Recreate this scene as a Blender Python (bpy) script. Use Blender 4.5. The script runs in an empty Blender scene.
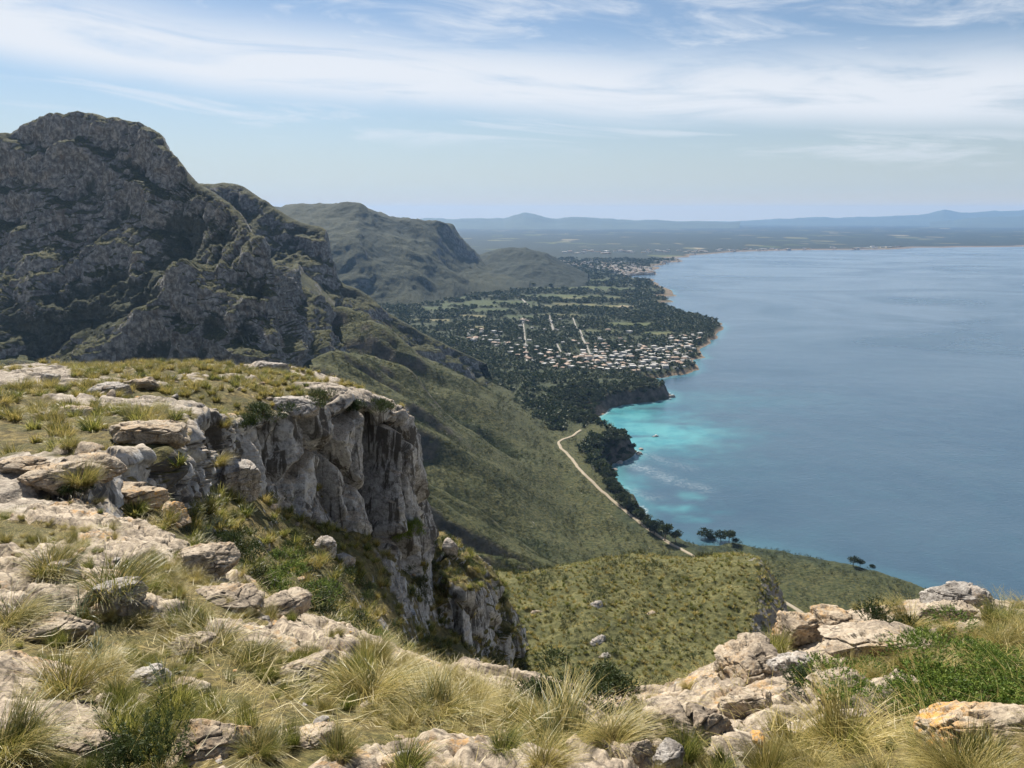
import bpy, math, random, time
import numpy as np
from mathutils import Vector
T0 = time.time()
S = bpy.context.scene
COL = S.collection
RNG = np.random.default_rng(7)
random.seed(7)

# ------------------------------------------------------------------ camera
W, H = 1024, 768
FPX = 740.0
PITCH = math.radians(12.79)
CAMZ = 250.0
cam_d = bpy.data.cameras.new('camera')
cam_d.sensor_width = 36.0
cam_d.lens = FPX / W * 36.0
cam_d.clip_start = 0.1
cam_d.clip_end = 200000
cam = bpy.data.objects.new('camera', cam_d)
cam.location = (0, 0, CAMZ)
cam.rotation_euler = (math.pi / 2 - PITCH, 0, 0)
COL.objects.link(cam)
S.camera = cam

# ------------------------------------------------------------------ sky, sun, exposure
SUN_AZ, SUN_EL = math.radians(-29), math.radians(48)      # azimuth from +Y, clockwise
world = bpy.data.worlds.new('World')
S.world = world
world.use_nodes = True
wt = world.node_tree
for n in list(wt.nodes): wt.nodes.remove(n)
def wn(t, **k):
    n = wt.nodes.new(t)
    for a, b in k.items(): setattr(n, a, b)
    return n
def wmath(op, a, b=None, c=None, clamp=False):
    n = wn('ShaderNodeMath', operation=op, use_clamp=clamp)
    for i, v in enumerate((a, b, c)):
        if v is None: continue
        if isinstance(v, (int, float)): n.inputs[i].default_value = v
        else: wt.links.new(v, n.inputs[i])
    return n.outputs[0]
sky = wn('ShaderNodeTexSky', sky_type='NISHITA', sun_disc=False, altitude=250, air_density=1.0, dust_density=0.25, ozone_density=1.6)
sky.sun_elevation = SUN_EL
sky.sun_rotation = SUN_AZ
tc = wn('ShaderNodeTexCoord')
sp = wn('ShaderNodeSeparateXYZ')
wt.links.new(tc.outputs['Generated'], sp.inputs[0])
yy = wmath('MAXIMUM', wmath('ABSOLUTE', sp.outputs[1]), 0.05)
az = wmath('DIVIDE', sp.outputs[0], yy)
el = wmath('DIVIDE', sp.outputs[2], wmath('SQRT', wmath('ADD', wmath('MULTIPLY', sp.outputs[0], sp.outputs[0]), wmath('MULTIPLY', yy, yy))))
def wcomb(x, y, z=0.0):
    n = wn('ShaderNodeCombineXYZ')
    for i, v in enumerate((x, y, z)):
        if isinstance(v, (int, float)): n.inputs[i].default_value = v
        else: wt.links.new(v, n.inputs[i])
    return n.outputs[0]
def wnoise(vec, scale, detail, rough, dist=0.0):
    n = wn('ShaderNodeTexNoise')
    n.inputs['Scale'].default_value = scale
    n.inputs['Detail'].default_value = detail
    n.inputs['Roughness'].default_value = rough
    n.inputs['Distortion'].default_value = dist
    wt.links.new(vec, n.inputs['Vector'])
    return n.outputs[0]
def wmap(v, a, b, c=0.0, d=1.0):
    n = wn('ShaderNodeMapRange', interpolation_type='SMOOTHSTEP')
    wt.links.new(v, n.inputs[0])
    for i, q in enumerate((a, b, c, d)): n.inputs[i + 1].default_value = q
    return n.outputs[0]
# long cirrus band dropping slowly to the right, with fibrous edges
bend = wnoise(wcomb(az, 0.0, 3.1), 2.2, 3, 0.5)
tilt = wmath('ADD', wmath('MULTIPLY', az, -0.053), wmath('MULTIPLY', bend, 0.030))
ev = wmath('SUBTRACT', el, tilt)                       # elevation measured from the band's axis
fib = wnoise(wcomb(wmath('MULTIPLY', az, 1.6), wmath('MULTIPLY', ev, 15.0)), 1.8, 9, 0.62, 0.6)
fine = wnoise(wcomb(wmath('ADD', wmath('MULTIPLY', az, 2.6), wmath('MULTIPLY', ev, 9.0)), wmath('SUBTRACT', wmath('MULTIPLY', ev, 11.0), wmath('MULTIPLY', az, 1.3)), 4.0), 2.0, 10, 0.64, 0.6)
band = wmath('MULTIPLY', wmap(ev, 0.098, 0.136), wmap(ev, 0.155, 0.225, 1.0, 0.0))
veil = wmath('MULTIPLY', wmap(ev, 0.12, 0.20), 0.75)
low = wmath('MULTIPLY', wmap(ev, 0.055, 0.085), wmap(ev, 0.095, 0.125, 0.55, 0.0))
dens = wmath('MULTIPLY', band, wmap(fib, 0.26, 0.54, 0.30, 1.0))
dens = wmath('MAXIMUM', dens, wmath('MULTIPLY', veil, wmap(fine, 0.40, 0.74)))
dens = wmath('MAXIMUM', dens, wmath('MULTIPLY', low, wmap(fib, 0.47, 0.62)))
dens = wmath('MULTIPLY', dens, 0.95, clamp=True)
veilc = wn('ShaderNodeMix', data_type='RGBA')
wt.links.new(wmap(el, -0.02, 0.19, 0.80, 0.0), veilc.inputs['Factor'])
wt.links.new(sky.outputs[0], veilc.inputs['A'])
veilc.inputs['B'].default_value = (5.7, 6.0, 6.1, 1)
warmc = wn('ShaderNodeMix', data_type='RGBA')
wt.links.new(wmap(el, 0.004, 0.034, 1.0, 0.0), warmc.inputs['Factor'])
wt.links.new(veilc.outputs['Result'], warmc.inputs['A'])
warmc.inputs['B'].default_value = (8.2, 6.8, 4.5, 1)
mixc = wn('ShaderNodeMix', data_type='RGBA')
wt.links.new(dens, mixc.inputs['Factor'])
wt.links.new(warmc.outputs['Result'], mixc.inputs['A'])
mixc.inputs['B'].default_value = (9.0, 9.35, 9.9, 1)
bg = wn('ShaderNodeBackground')
bg.inputs['Strength'].default_value = 0.050
wt.links.new(mixc.outputs['Result'], bg.inputs['Color'])
wo = wn('ShaderNodeOutputWorld')
wt.links.new(bg.outputs[0], wo.inputs['Surface'])

sun_d = bpy.data.lights.new('sun', 'SUN')
sun_d.energy = 5.0
sun_d.angle = math.radians(0.5)
sun_d.color = (1.0, 0.93, 0.82)
sun = bpy.data.objects.new('sun', sun_d)
sd = Vector((math.sin(SUN_AZ) * math.cos(SUN_EL), math.cos(SUN_AZ) * math.cos(SUN_EL), math.sin(SUN_EL)))
sun.rotation_euler = sd.to_track_quat('Z', 'Y').to_euler()
sun.location = (0, 0, 300)
COL.objects.link(sun)

S.view_settings.view_transform = 'Standard'
S.view_settings.look = 'None'
S.view_settings.gamma = 1
S.view_settings.use_curve_mapping = False
S.view_settings.exposure = 0.90
S.render.engine = 'CYCLES'
cy = S.cycles
cy.use_denoising = True
try: cy.denoiser = 'OPENIMAGEDENOISE'
except Exception: pass
cy.max_bounces = 5
cy.diffuse_bounces = 2
cy.glossy_bounces = 2
cy.transmission_bounces = 3
cy.transparent_max_bounces = 4
cy.volume_bounces = 0
cy.use_adaptive_sampling = True
cy.adaptive_threshold = 0.02

# ------------------------------------------------------------------ helpers: points
CP, SP_ = math.cos(PITCH), math.sin(PITCH)
def P(px, py, Y):
    """the world point seen at this place of the photograph, Y metres ahead"""
    u = (px - 512.0) / FPX; v = (384.0 - py) / FPX
    t = Y / (CP + v * SP_)
    return np.array((t * u, Y, CAMZ + t * (-SP_ + v * CP)))
def onz(px, py, z=0.0):
    u = (px - 512.0) / FPX; v = (384.0 - py) / FPX
    t = (z - CAMZ) / (-SP_ + v * CP)
    return np.array((t * u, t * (CP + v * SP_), z))
def proj(p):
    p = np.asarray(p, float)
    x, y, z = p[..., 0], p[..., 1], p[..., 2] - CAMZ
    f = y * CP - z * SP_
    f = np.where(np.abs(f) < 1e-6, 1e-6, f)
    up = y * SP_ + z * CP
    return 512 + FPX * x / f, 384 - FPX * up / f, f
def ss(a, b, x):
    t = np.clip((x - a) / (b - a), 0, 1)
    return t * t * (3 - 2 * t)

# ------------------------------------------------------------------ helpers: noise
_perm = np.random.default_rng(11).permutation(256).astype(np.int32)
_perm = np.concatenate([_perm, _perm, _perm])
_g3 = np.random.default_rng(12).normal(size=(256, 3)).astype(np.float32)
_g3 /= np.linalg.norm(_g3, axis=1)[:, None]
_rv = np.random.default_rng(13).random((256, 4)).astype(np.float32)
def perlin(p):
    p = np.asarray(p, np.float32)
    i = np.floor(p).astype(np.int32); f = (p - i).astype(np.float32)
    w = f * f * f * (f * (f * 6 - 15) + 10)
    i &= 255
    out = 0
    for dx in (0, 1):
        hx = _perm[i[:, 0] + dx]
        wx = w[:, 0] if dx else 1 - w[:, 0]
        for dy in (0, 1):
            hy = _perm[hx + i[:, 1] + dy]
            wy = w[:, 1] if dy else 1 - w[:, 1]
            for dz in (0, 1):
                h = _perm[hy + i[:, 2] + dz]
                wz = w[:, 2] if dz else 1 - w[:, 2]
                g = _g3[h]
                d = g[:, 0] * (f[:, 0] - dx) + g[:, 1] * (f[:, 1] - dy) + g[:, 2] * (f[:, 2] - dz)
                out = out + d * (wx * wy * wz)
    return out * 1.5
def fbm(p, scale, octv=4, gain=0.5, lac=2.03, ridge=False, seed=0.0):
    q = np.asarray(p, np.float64) / np.asarray(scale, np.float64) + seed * 17.31
    a, tot, out = 1.0, 0.0, 0.0
    for k in range(octv):
        n = perlin(q)
        if ridge: n = 1 - 2.2 * np.abs(n)
        out = out + a * n; tot += a
        a *= gain; q = q * lac + 5.17
    return out / tot
def worley(p, scale, seed=0.0):
    """F1, F2, a random 4-vector of the nearest cell and the offset from its centre"""
    q = (np.asarray(p, np.float64) / np.asarray(scale, np.float64) + seed * 9.7)
    i = np.floor(q).astype(np.int32); f = (q - i).astype(np.float32)
    n = len(q)
    F1 = np.full(n, 9.0, np.float32); F2 = np.full(n, 9.0, np.float32)
    cid = np.zeros(n, np.int32); off = np.zeros((n, 3), np.float32)
    ii = i & 255
    for dx in (-1, 0, 1):
        for dy in (-1, 0, 1):
            for dz in (-1, 0, 1):
                h = _perm[_perm[_perm[(ii[:, 0] + dx) & 255] + ((ii[:, 1] + dy) & 255)] + ((ii[:, 2] + dz) & 255)]
                c = _rv[h][:, :3]
                d = c + np.array((dx, dy, dz), np.float32) - f
                r = np.sqrt((d * d).sum(1))
                m = r < F1
                F2 = np.where(m, F1, np.minimum(F2, r))
                F1 = np.where(m, r, F1)
                cid = np.where(m, h, cid)
                off[m] = -d[m]
    return F1, F2, _rv[(cid * 7 + 3) & 255], off

# ------------------------------------------------------------------ helpers: meshes
def link(o, parent=None):
    COL.objects.link(o)
    if parent is not None: o.parent = parent
    return o
def tag(o, label=None, cat=None, group=None, kind=None):
    if label: o['label'] = label
    if cat: o['category'] = cat
    if group: o['group'] = group
    if kind: o['kind'] = kind
    return o
def raw_mesh(name, V, F, mats, smooth=True, attrs=None, mat_idx=None):
    """F: (n,k) array of equal faces, or a list of such arrays"""
    me = bpy.data.meshes.new(name)
    Fs = F if isinstance(F, list) else [F]
    Fs = [np.asarray(f, np.int32) for f in Fs if len(f)]
    nv = len(V)
    me.vertices.add(nv)
    me.vertices.foreach_set('co', np.asarray(V, np.float32).ravel())
    loops = np.concatenate([f.ravel() for f in Fs])
    cnt = np.concatenate([np.full(len(f), f.shape[1], np.int32) for f in Fs])
    start = np.concatenate([[0], np.cumsum(cnt)[:-1]]).astype(np.int32)
    me.loops.add(len(loops)); me.loops.foreach_set('vertex_index', loops)
    me.polygons.add(len(cnt)); me.polygons.foreach_set('loop_start', start)
    me.polygons.foreach_set('use_smooth', np.full(len(cnt), smooth))
    for m in (mats if isinstance(mats, (list, tuple)) else [mats]): me.materials.append(m)
    if mat_idx is not None: me.polygons.foreach_set('material_index', np.asarray(mat_idx, np.int32))
    for k, v in (attrs or {}).items():
        a = me.attributes.new(k, 'FLOAT', 'POINT')
        a.data.foreach_set('value', np.asarray(v, np.float32))
    me.update(calc_edges=True)
    return me
def obj(name, me, parent=None):
    return link(bpy.data.objects.new(name, me), parent)
def grid_faces(R, C):
    a = np.arange(R * C, dtype=np.int32).reshape(R, C)
    return np.stack([a[:-1, :-1], a[:-1, 1:], a[1:, 1:], a[1:, :-1]], -1).reshape(-1, 4)
def grid_normals(G):
    du = np.gradient(G, axis=1); dv = np.gradient(G, axis=0)
    n = np.cross(du, dv)
    return n / np.maximum(np.linalg.norm(n, axis=2, keepdims=True), 1e-9)
def _pchip(A, n_per):
    """interpolate along axis 0 without overshoot; n_per subdivisions of every interval"""
    d = A[1:] - A[:-1]
    m = np.zeros_like(A)
    a, b = d[:-1], d[1:]
    pos = a * b > 0
    m[1:-1] = np.where(pos, 2 * a * b / np.where(pos, a + b, 1), 0)
    m[0], m[-1] = d[0], d[-1]
    out = []
    for i in range(len(A) - 1):
        n = n_per[i]
        for k in range(n):
            t = k / n
            h00 = 2*t**3 - 3*t*t + 1; h10 = t**3 - 2*t*t + t; h01 = -2*t**3 + 3*t*t; h11 = t**3 - t*t
            out.append(h00 * A[i] + h10 * m[i] + h01 * A[i + 1] + h11 * m[i + 1])
    out.append(A[-1])
    return np.array(out)
def loft(ctrl, n_rows, n_cols):
    A = np.asarray(ctrl, np.float64)
    A = _pchip(A, n_rows)
    return _pchip(A.transpose(1, 0, 2), n_cols).transpose(1, 0, 2)
def rows_of(*rows):
    """each row: list of (px, py, Y) -> control array"""
    return np.array([[P(*q) for q in r] for r in rows])
def smooth_grid(A, it):
    for _ in range(it):
        B = A.copy()
        B[1:-1] = (A[:-2] + 2 * A[1:-1] + A[2:]) / 4
        A = B.copy()
        A[:, 1:-1] = (B[:, :-2] + 2 * B[:, 1:-1] + B[:, 2:]) / 4
    return A

# ------------------------------------------------------------------ helpers: materials
class NT:
    def __init__(s, name):
        s.m = bpy.data.materials.new(name); s.m.use_nodes = True
        s.t = s.m.node_tree
        s.b = s.t.nodes['Principled BSDF']; s.out = s.t.nodes['Material Output']
        s.b.inputs['Roughness'].default_value = 0.9
        s.b.inputs['Specular IOR Level'].default_value = 0.2
    def n(s, t, **k):
        n = s.t.nodes.new(t)
        for a, b in k.items(): setattr(n, a, b)
        return n
    def put(s, v, inp):
        if isinstance(v, bpy.types.NodeSocket): s.t.links.new(v, inp)
        elif isinstance(v, (tuple, list)): inp.default_value = (*v, 1) if len(v) == 3 and len(inp.default_value) == 4 else v
        else: inp.default_value = v
    def pos(s): return s.n('ShaderNodeNewGeometry').outputs['Position']
    def attr(s, name): return s.n('ShaderNodeAttribute', attribute_name=name).outputs['Fac']
    def ocoord(s): return s.n('ShaderNodeTexCoord').outputs['Object']
    def scale(s, vec, sc):
        n = s.n('ShaderNodeVectorMath', operation='MULTIPLY'); s.put(vec, n.inputs[0]); n.inputs[1].default_value = sc
        return n.outputs[0]
    def addv(s, vec, v2):
        n = s.n('ShaderNodeVectorMath', operation='ADD'); s.put(vec, n.inputs[0]); s.put(v2, n.inputs[1])
        return n.outputs[0]
    def noise(s, vec, scale, detail=4, rough=0.55, dist=0.0):
        n = s.n('ShaderNodeTexNoise'); s.put(vec, n.inputs['Vector'])
        n.inputs['Scale'].default_value = scale; n.inputs['Detail'].default_value = detail
        n.inputs['Roughness'].default_value = rough; n.inputs['Distortion'].default_value = dist
        return n.outputs[0]
    def vor(s, vec, scale, feature='F1', out='Distance', rnd=1.0):
        n = s.n('ShaderNodeTexVoronoi', feature=feature); s.put(vec, n.inputs['Vector'])
        n.inputs['Scale'].default_value = scale; n.inputs['Randomness'].default_value = rnd
        return n.outputs[out]
    def map(s, v, a, b, c=0.0, d=1.0):
        n = s.n('ShaderNodeMapRange', interpolation_type='SMOOTHSTEP'); s.put(v, n.inputs[0])
        for i, q in enumerate((a, b, c, d)): n.inputs[i + 1].default_value = q
        return n.outputs[0]
    def math(s, op, a, b=None, clamp=False):
        n = s.n('ShaderNodeMath', operation=op, use_clamp=clamp); s.put(a, n.inputs[0])
        if b is not None: s.put(b, n.inputs[1])
        return n.outputs[0]
    def mix(s, f, a, b, mode='MIX'):
        n = s.n('ShaderNodeMix', data_type='RGBA', blend_type=mode)
        s.put(f, n.inputs['Factor']); s.put(a, n.inputs['A']); s.put(b, n.inputs['B'])
        return n.outputs['Result']
    def ramp(s, v, stops):
        n = s.n('ShaderNodeValToRGB'); s.put(v, n.inputs[0])
        e = n.color_ramp.elements
        while len(e) < len(stops): e.new(0.5)
        for q, (p, c) in zip(e, stops): q.position = p; q.color = (*c, 1)
        return n.outputs[0]
    def nz(s):
        n = s.n('ShaderNodeSeparateXYZ'); s.t.links.new(s.n('ShaderNodeNewGeometry').outputs['Normal'], n.inputs[0])
        return n.outputs[2]
    def bump(s, h, dist, strength=1.0, normal=None):
        n = s.n('ShaderNodeBump'); s.put(h, n.inputs['Height'])
        n.inputs['Distance'].default_value = dist; n.inputs['Strength'].default_value = strength
        if normal is not None: s.put(normal, n.inputs['Normal'])
        return n.outputs[0]
    def done(s, col=None, normal=None, rough=None):
        if col is not None: s.put(col, s.b.inputs['Base Color'])
        if normal is not None: s.put(normal, s.b.inputs['Normal'])
        if rough is not None: s.put(rough, s.b.inputs['Roughness'])
        return s.m
def plain(name, col, rough=0.8, var=0.0, vscale=4.0):
    t = NT(name)
    c = col
    if var:
        c = t.mix(t.noise(t.pos(), vscale, 4), tuple(q * (1 - var) for q in col), tuple(q * (1 + var) for q in col))
    return t.done(c, rough=rough)
Q = 1.0
# ------------------------------------------------------------------ materials of the far terrain
def mat_mountain(name, fine=1.0, rockbias=0.0, dark=0.0):
    t = NT(name)
    p = t.pos()
    n1 = t.noise(p, 0.035 * fine, 6, 0.6)
    n2 = t.noise(p, 0.25 * fine, 6, 0.65)
    n3 = t.noise(t.scale(p, (1.6, 1.6, 0.35)), 0.16 * fine, 5, 0.65, 1.0)
    rock = t.ramp(n2, [(0.30, (0.045, 0.043, 0.042)), (0.48, (0.155, 0.152, 0.148)), (0.60, (0.30, 0.292, 0.28)), (0.8, (0.42, 0.40, 0.37))])
    rock = t.mix(t.map(n3, 0.52, 0.66), rock, (0.10, 0.085, 0.07))
    rock = t.mix(t.map(t.noise(p, 0.06 * fine, 3), 0.56, 0.72, 0, 0.25), rock, (0.30, 0.21, 0.13))
    gr = t.ramp(t.noise(p, 0.5 * fine, 5, 0.7), [(0.33, (0.016, 0.020, 0.009)), (0.5, (0.050, 0.052, 0.020)), (0.68, (0.110, 0.100, 0.042))])
    gr = t.mix(t.map(t.vor(p, 0.45 * fine), 0.25, 0.45, 0.75, 0.0), gr, (0.018, 0.026, 0.010))
    nz = t.math('ADD', t.nz(), t.math('MULTIPLY', t.math('SUBTRACT', n2, 0.5), 0.75))
    nz = t.math('ADD', nz, t.math('MULTIPLY', t.math('SUBTRACT', n1, 0.5), 0.7))
    k = t.map(nz, 0.52 + rockbias, 0.70 + rockbias)
    col = t.mix(k, rock, gr)
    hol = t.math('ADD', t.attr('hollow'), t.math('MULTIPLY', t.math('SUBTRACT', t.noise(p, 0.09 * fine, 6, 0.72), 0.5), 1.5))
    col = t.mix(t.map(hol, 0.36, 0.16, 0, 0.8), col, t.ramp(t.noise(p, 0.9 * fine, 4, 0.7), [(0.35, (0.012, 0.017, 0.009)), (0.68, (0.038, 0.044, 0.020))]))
    h = t.math('ADD', t.math('MULTIPLY', n2, 1.0), t.math('MULTIPLY', t.noise(p, 1.1 * fine, 4, 0.6), 0.35))
    if dark: col = t.mix(dark, col, (0.018, 0.026, 0.020))
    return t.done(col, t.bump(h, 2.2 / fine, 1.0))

def mat_land():
    t = NT('land_cover')
    p = t.pos()
    big = t.noise(p, 0.012, 5, 0.6)
    med = t.noise(p, 0.09, 5, 0.65)
    fin = t.noise(p, 0.55, 5, 0.7)
    scrub = t.ramp(fin, [(0.32, (0.022, 0.026, 0.010)), (0.5, (0.060, 0.062, 0.022)), (0.7, (0.108, 0.098, 0.038))])
    scrub = t.mix(t.map(med, 0.42, 0.62), scrub, t.mix(0.5, scrub, (0.040, 0.050, 0.017)))
    scrub = t.mix(t.map(t.vor(p, 0.33), 0.22, 0.5, 0.8, 0.0), scrub, (0.020, 0.028, 0.011))
    scrub = t.mix(t.map(t.noise(t.scale(p, (1, 2.2, 1)), 0.15, 5, 0.7), 0.665, 0.70), scrub, (0.26, 0.24, 0.20))
    dark = t.ramp(fin, [(0.35, (0.012, 0.019, 0.008)), (0.65, (0.032, 0.045, 0.017))])
    col = t.mix(t.math('MULTIPLY', t.attr('gully'), 0.85), scrub, dark)
    forest = t.ramp(t.noise(p, 0.10, 6, 0.75), [(0.33, (0.014, 0.021, 0.011)), (0.54, (0.036, 0.046, 0.020)), (0.74, (0.095, 0.095, 0.045))])
    col = t.mix(t.attr('forest'), col, forest)
    cellv = t.n('ShaderNodeTexVoronoi', feature='F1'); t.put(t.scale(p, (1, 0.7, 0)), cellv.inputs['Vector']); cellv.inputs['Scale'].default_value = 0.0055
    sepc = t.n('ShaderNodeSeparateColor'); t.t.links.new(cellv.outputs['Color'], sepc.inputs[0])
    field = t.ramp(sepc.outputs[0], [(0.2, (0.045, 0.060, 0.022)), (0.45, (0.085, 0.095, 0.035)), (0.62, (0.14, 0.12, 0.060)), (0.8, (0.04, 0.055, 0.020)), (0.95, (0.22, 0.185, 0.12))])
    ffor = t.mix(0.72, forest, (0.009, 0.016, 0.014))
    farf = t.mix(t.map(t.math('ADD', sepc.outputs[1], t.math('MULTIPLY', t.math('SUBTRACT', t.noise(p, 0.0009, 4), 0.5), 2.0)), 0.90, 0.97), ffor, field)
    col = t.mix(t.attr('far'), col, farf)
    col = t.mix(t.attr('field'), col, field)
    sand = t.ramp(t.noise(p, 0.3, 5, 0.7), [(0.35, (0.10, 0.075, 0.052)), (0.6, (0.24, 0.175, 0.12)), (0.75, (0.36, 0.275, 0.19))])
    col = t.mix(t.attr('shore'), col, sand)
    col = t.mix(t.attr('crag'), col, t.ramp(med, [(0.35, (0.03, 0.028, 0.026)), (0.65, (0.15, 0.125, 0.10))]))
    h = t.math('ADD', t.math('MULTIPLY', fin, 0.8), t.math('MULTIPLY', t.noise(p, 0.16, 3), 2.0))
    return t.done(col, t.bump(h, 1.2, 0.9))

def mat_sea():
    t = NT('sea_water')
    p = t.pos()
    deep = t.mix(t.map(t.noise(p, 0.004, 5, 0.6), 0.35, 0.65), (0.040, 0.076, 0.112), (0.054, 0.092, 0.128))
    deep = t.mix(t.map(t.noise(p, 0.03, 5, 0.65, 1.0), 0.45, 0.7, 0, 0.35), deep, (0.050, 0.104, 0.138))
    shal = t.mix(t.map(t.noise(p, 0.02, 5, 0.6), 0.35, 0.6), (0.045, 0.19, 0.225), (0.085, 0.27, 0.285))
    col = t.mix(t.attr('shallow'), deep, shal)
    # wind-blown foam lines drifting off the headland
    st = t.noise(t.scale(p, (1, 1, 0)), 0.12, 7, 0.75, 1.5)
    foam = t.math('MULTIPLY', t.attr('foam'), t.map(st, 0.40, 0.66))
    col = t.mix(foam, col, (0.62, 0.66, 0.66))
    wav = t.math('ADD', t.noise(t.scale(p, (0.9, 1.5, 1)), 0.22, 5, 0.6), t.math('MULTIPLY', t.noise(p, 0.03, 3, 0.5), 2.2))
    t.b.inputs['IOR'].default_value = 1.33
    t.b.inputs['Specular IOR Level'].default_value = 0.5
    ripple = t.map(t.noise(t.scale(p, (0.6, 1.0, 1)), 0.0022, 6, 0.6, 1.2), 0.35, 0.7, 0.13, 0.30)
    return t.done(col, t.bump(wav, 0.9, 0.35), ripple)

M_MTN = mat_mountain('mountain_rock_scrub')
M_RNG = mat_mountain('range_rock_scrub', 0.45, -0.06, 0.45)
M_LAND = mat_land()
M_SEA = mat_sea()

# ------------------------------------------------------------------ coast and land
coast_px = [(1500,900),(1100,666),(1000,617),(940,593),(880,573),(830,562),(760,550),(700,546),(684,541),(666,531),(645,514),(628,496),(613,480),(606,470),
  (613,463),(622,462),(634,455),(638,451),(630,447),(622,441),(610,437),(601,431),(596,424),(600,416),(610,408),(630,404),(655,402),(668,400),(671,395),(664,391),(652,385),
  (646,379),(662,378),(688,374),(700,370),(697,365),(692,360),(702,354),(706,346),(710,340),(716,335),(724,328),(722,323),(708,320),(692,316),(680,311),(668,307),(655,305),
  (660,303),(676,302),(668,299),(655,298),(662,297),(680,296),(672,291),(660,286),(652,282),(655,280),(640,279),(622,277),(640,275),(658,274),(650,270),(662,268),(650,266),
  (660,263),(683,261),(680,259),(664,258),(690,255),(730,252),(800,250),(900,249),(960,247),(1030,246),(1400,244)]
coast = np.array([onz(*q)[:2] for q in coast_px])
# roughen the shore line
def rough_line(L, it=3, amp=0.09, seed=3):
    r = np.random.default_rng(seed)
    for _ in range(it):
        out = []
        for a, b in zip(L[:-1], L[1:]):
            d = b - a; nrm = np.array((-d[1], d[0]))
            out += [a, (a + b) / 2 + nrm * r.normal() * amp]
        out.append(L[-1]); L = np.array(out)
    return L
coast = rough_line(coast, 2)
land_poly = np.vstack([coast, [[60000, 60000], [-60000, 60000], [-60000, -500], [300, -500], [500, 100]]])
foot = np.array([(420,100),(260,150),(200,250),(150,350),(100,420),(60,500),(45,600),(40,700),(22,850),(5,950),(-20,1085),(-70,1150),(-200,1250),(-400,1450),(-600,1750),(-900,2000)], float)
foot = rough_line(foot, 2, 0.07, 5)
foot_poly = np.vstack([foot, [[-5000, 2000], [-5000, -400], [420, -400]]])
def dist_line(p, L):
    d2 = np.full(len(p), 1e18)
    for a, b in zip(L[:-1], L[1:]):
        ab = b - a; t = np.clip(((p - a) @ ab) / max(ab @ ab, 1e-9), 0, 1)
        q = p - a - t[:, None] * ab
        d2 = np.minimum(d2, (q * q).sum(1))
    return np.sqrt(d2)
def inside(p, poly):
    c = np.zeros(len(p), bool)
    x, y = p[:, 0], p[:, 1]
    for a, b in zip(poly, np.roll(poly, -1, 0)):
        if a[1] == b[1]: continue
        k = (a[1] > y) != (b[1] > y)
        c ^= k & (x < (b[0] - a[0]) * (y - a[1]) / (b[1] - a[1]) + a[0])
    return c
def blob(p, c, r):
    return np.exp(-((p - c) ** 2).sum(1) / (r * r))
cove = onz(602, 417)[:2]
GULLIES = [(np.array([onz(*a)[:2] for a in L]), dep) for L, dep in (
  ([(345,310,120),(400,335,95),(445,357,70),(500,388,42),(558,418,24)], 15), ([(300,335,130),(350,357,112),(410,396,80),(470,432,52),(540,462,28)], 16),
  ([(380,430,100),(430,470,78),(490,512,48),(560,545,26)], 13), ([(350,300,130),(410,322,85),(470,350,50),(520,370,32)], 9))]
def land_height(p):
    """height and cover of the land at plan points p (n,2)"""
    n = len(p); Y = p[:, 1]
    dc = dist_line(p, coast); dc = np.where(inside(p, land_poly), dc, -dc)
    df = dist_line(p, foot); df = np.where(inside(p, foot_poly), df, -df)
    bench = np.interp(Y, [0, 430, 545, 640, 960, 1055, 1105, 1300, 1e5], [5, 5, 7, 20, 20, 16, 9, 5, 5])
    bench = bench * (1 - 0.85 * blob(p, cove, 45.0))
    p3 = np.column_stack([p, np.zeros(n)])
    edge = 14 + 8 * fbm(p3, 30.0, 3, seed=2)
    z = bench * ss(0, 1, dc / np.maximum(edge, 4)) + np.clip(dc, 0, 2500) * 0.012
    z = np.where(dc < 0, np.maximum(dc * 0.25, -4), z)
    d = np.maximum(df, 0)
    sl = 0.45 * np.minimum(d, 185) - 0.01 * np.clip(d - 185, 0, 400)
    sl = sl + 14 * ss(60, 240, d)
    wob = np.column_stack([p[:, 0] / 330.0 + 0.25 * Y / 330.0, Y / 92.0, np.zeros(n)])
    gul = fbm(wob, 1.0, 3, 0.55, ridge=True, seed=4)
    wob2 = np.column_stack([p[:, 0] / 120.0 + 0.2 * Y / 120.0, Y / 34.0, np.zeros(n)])
    gul2 = fbm(wob2, 1.0, 3, 0.5, ridge=True, seed=9)
    A = ss(20, 170, d)
    sl = sl + A * (40 * (gul - 0.38) + 8.0 * (gul2 - 0.3)) 
    for L_, dep in GULLIES:
        dg = dist_line(p, L_)
        sl = sl + ss(15, 70, d) * (-dep * np.exp(-(dg / 26.0) ** 2) + 0.55 * dep * np.exp(-((dg - 62.0) / 30.0) ** 2))
    z = z + sl
    z = z + np.where(dc > 3, 1, 0) * (1.6 * fbm(p3, 28.0, 3, seed=6) * ss(0, 60, d) + 0.5 * fbm(p3, 7.0, 2, seed=7))
    hills = ss(3500, 7000, Y) * np.maximum(fbm(p3, 2600.0, 4, seed=8), -0.1) * 26
    z = z + hills * ss(0, 900, dc)
    return z, dc, df, gul, gul2
def land_z(x, y):
    return land_height(np.atleast_2d(np.array([x, y], float)))[0]

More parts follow.
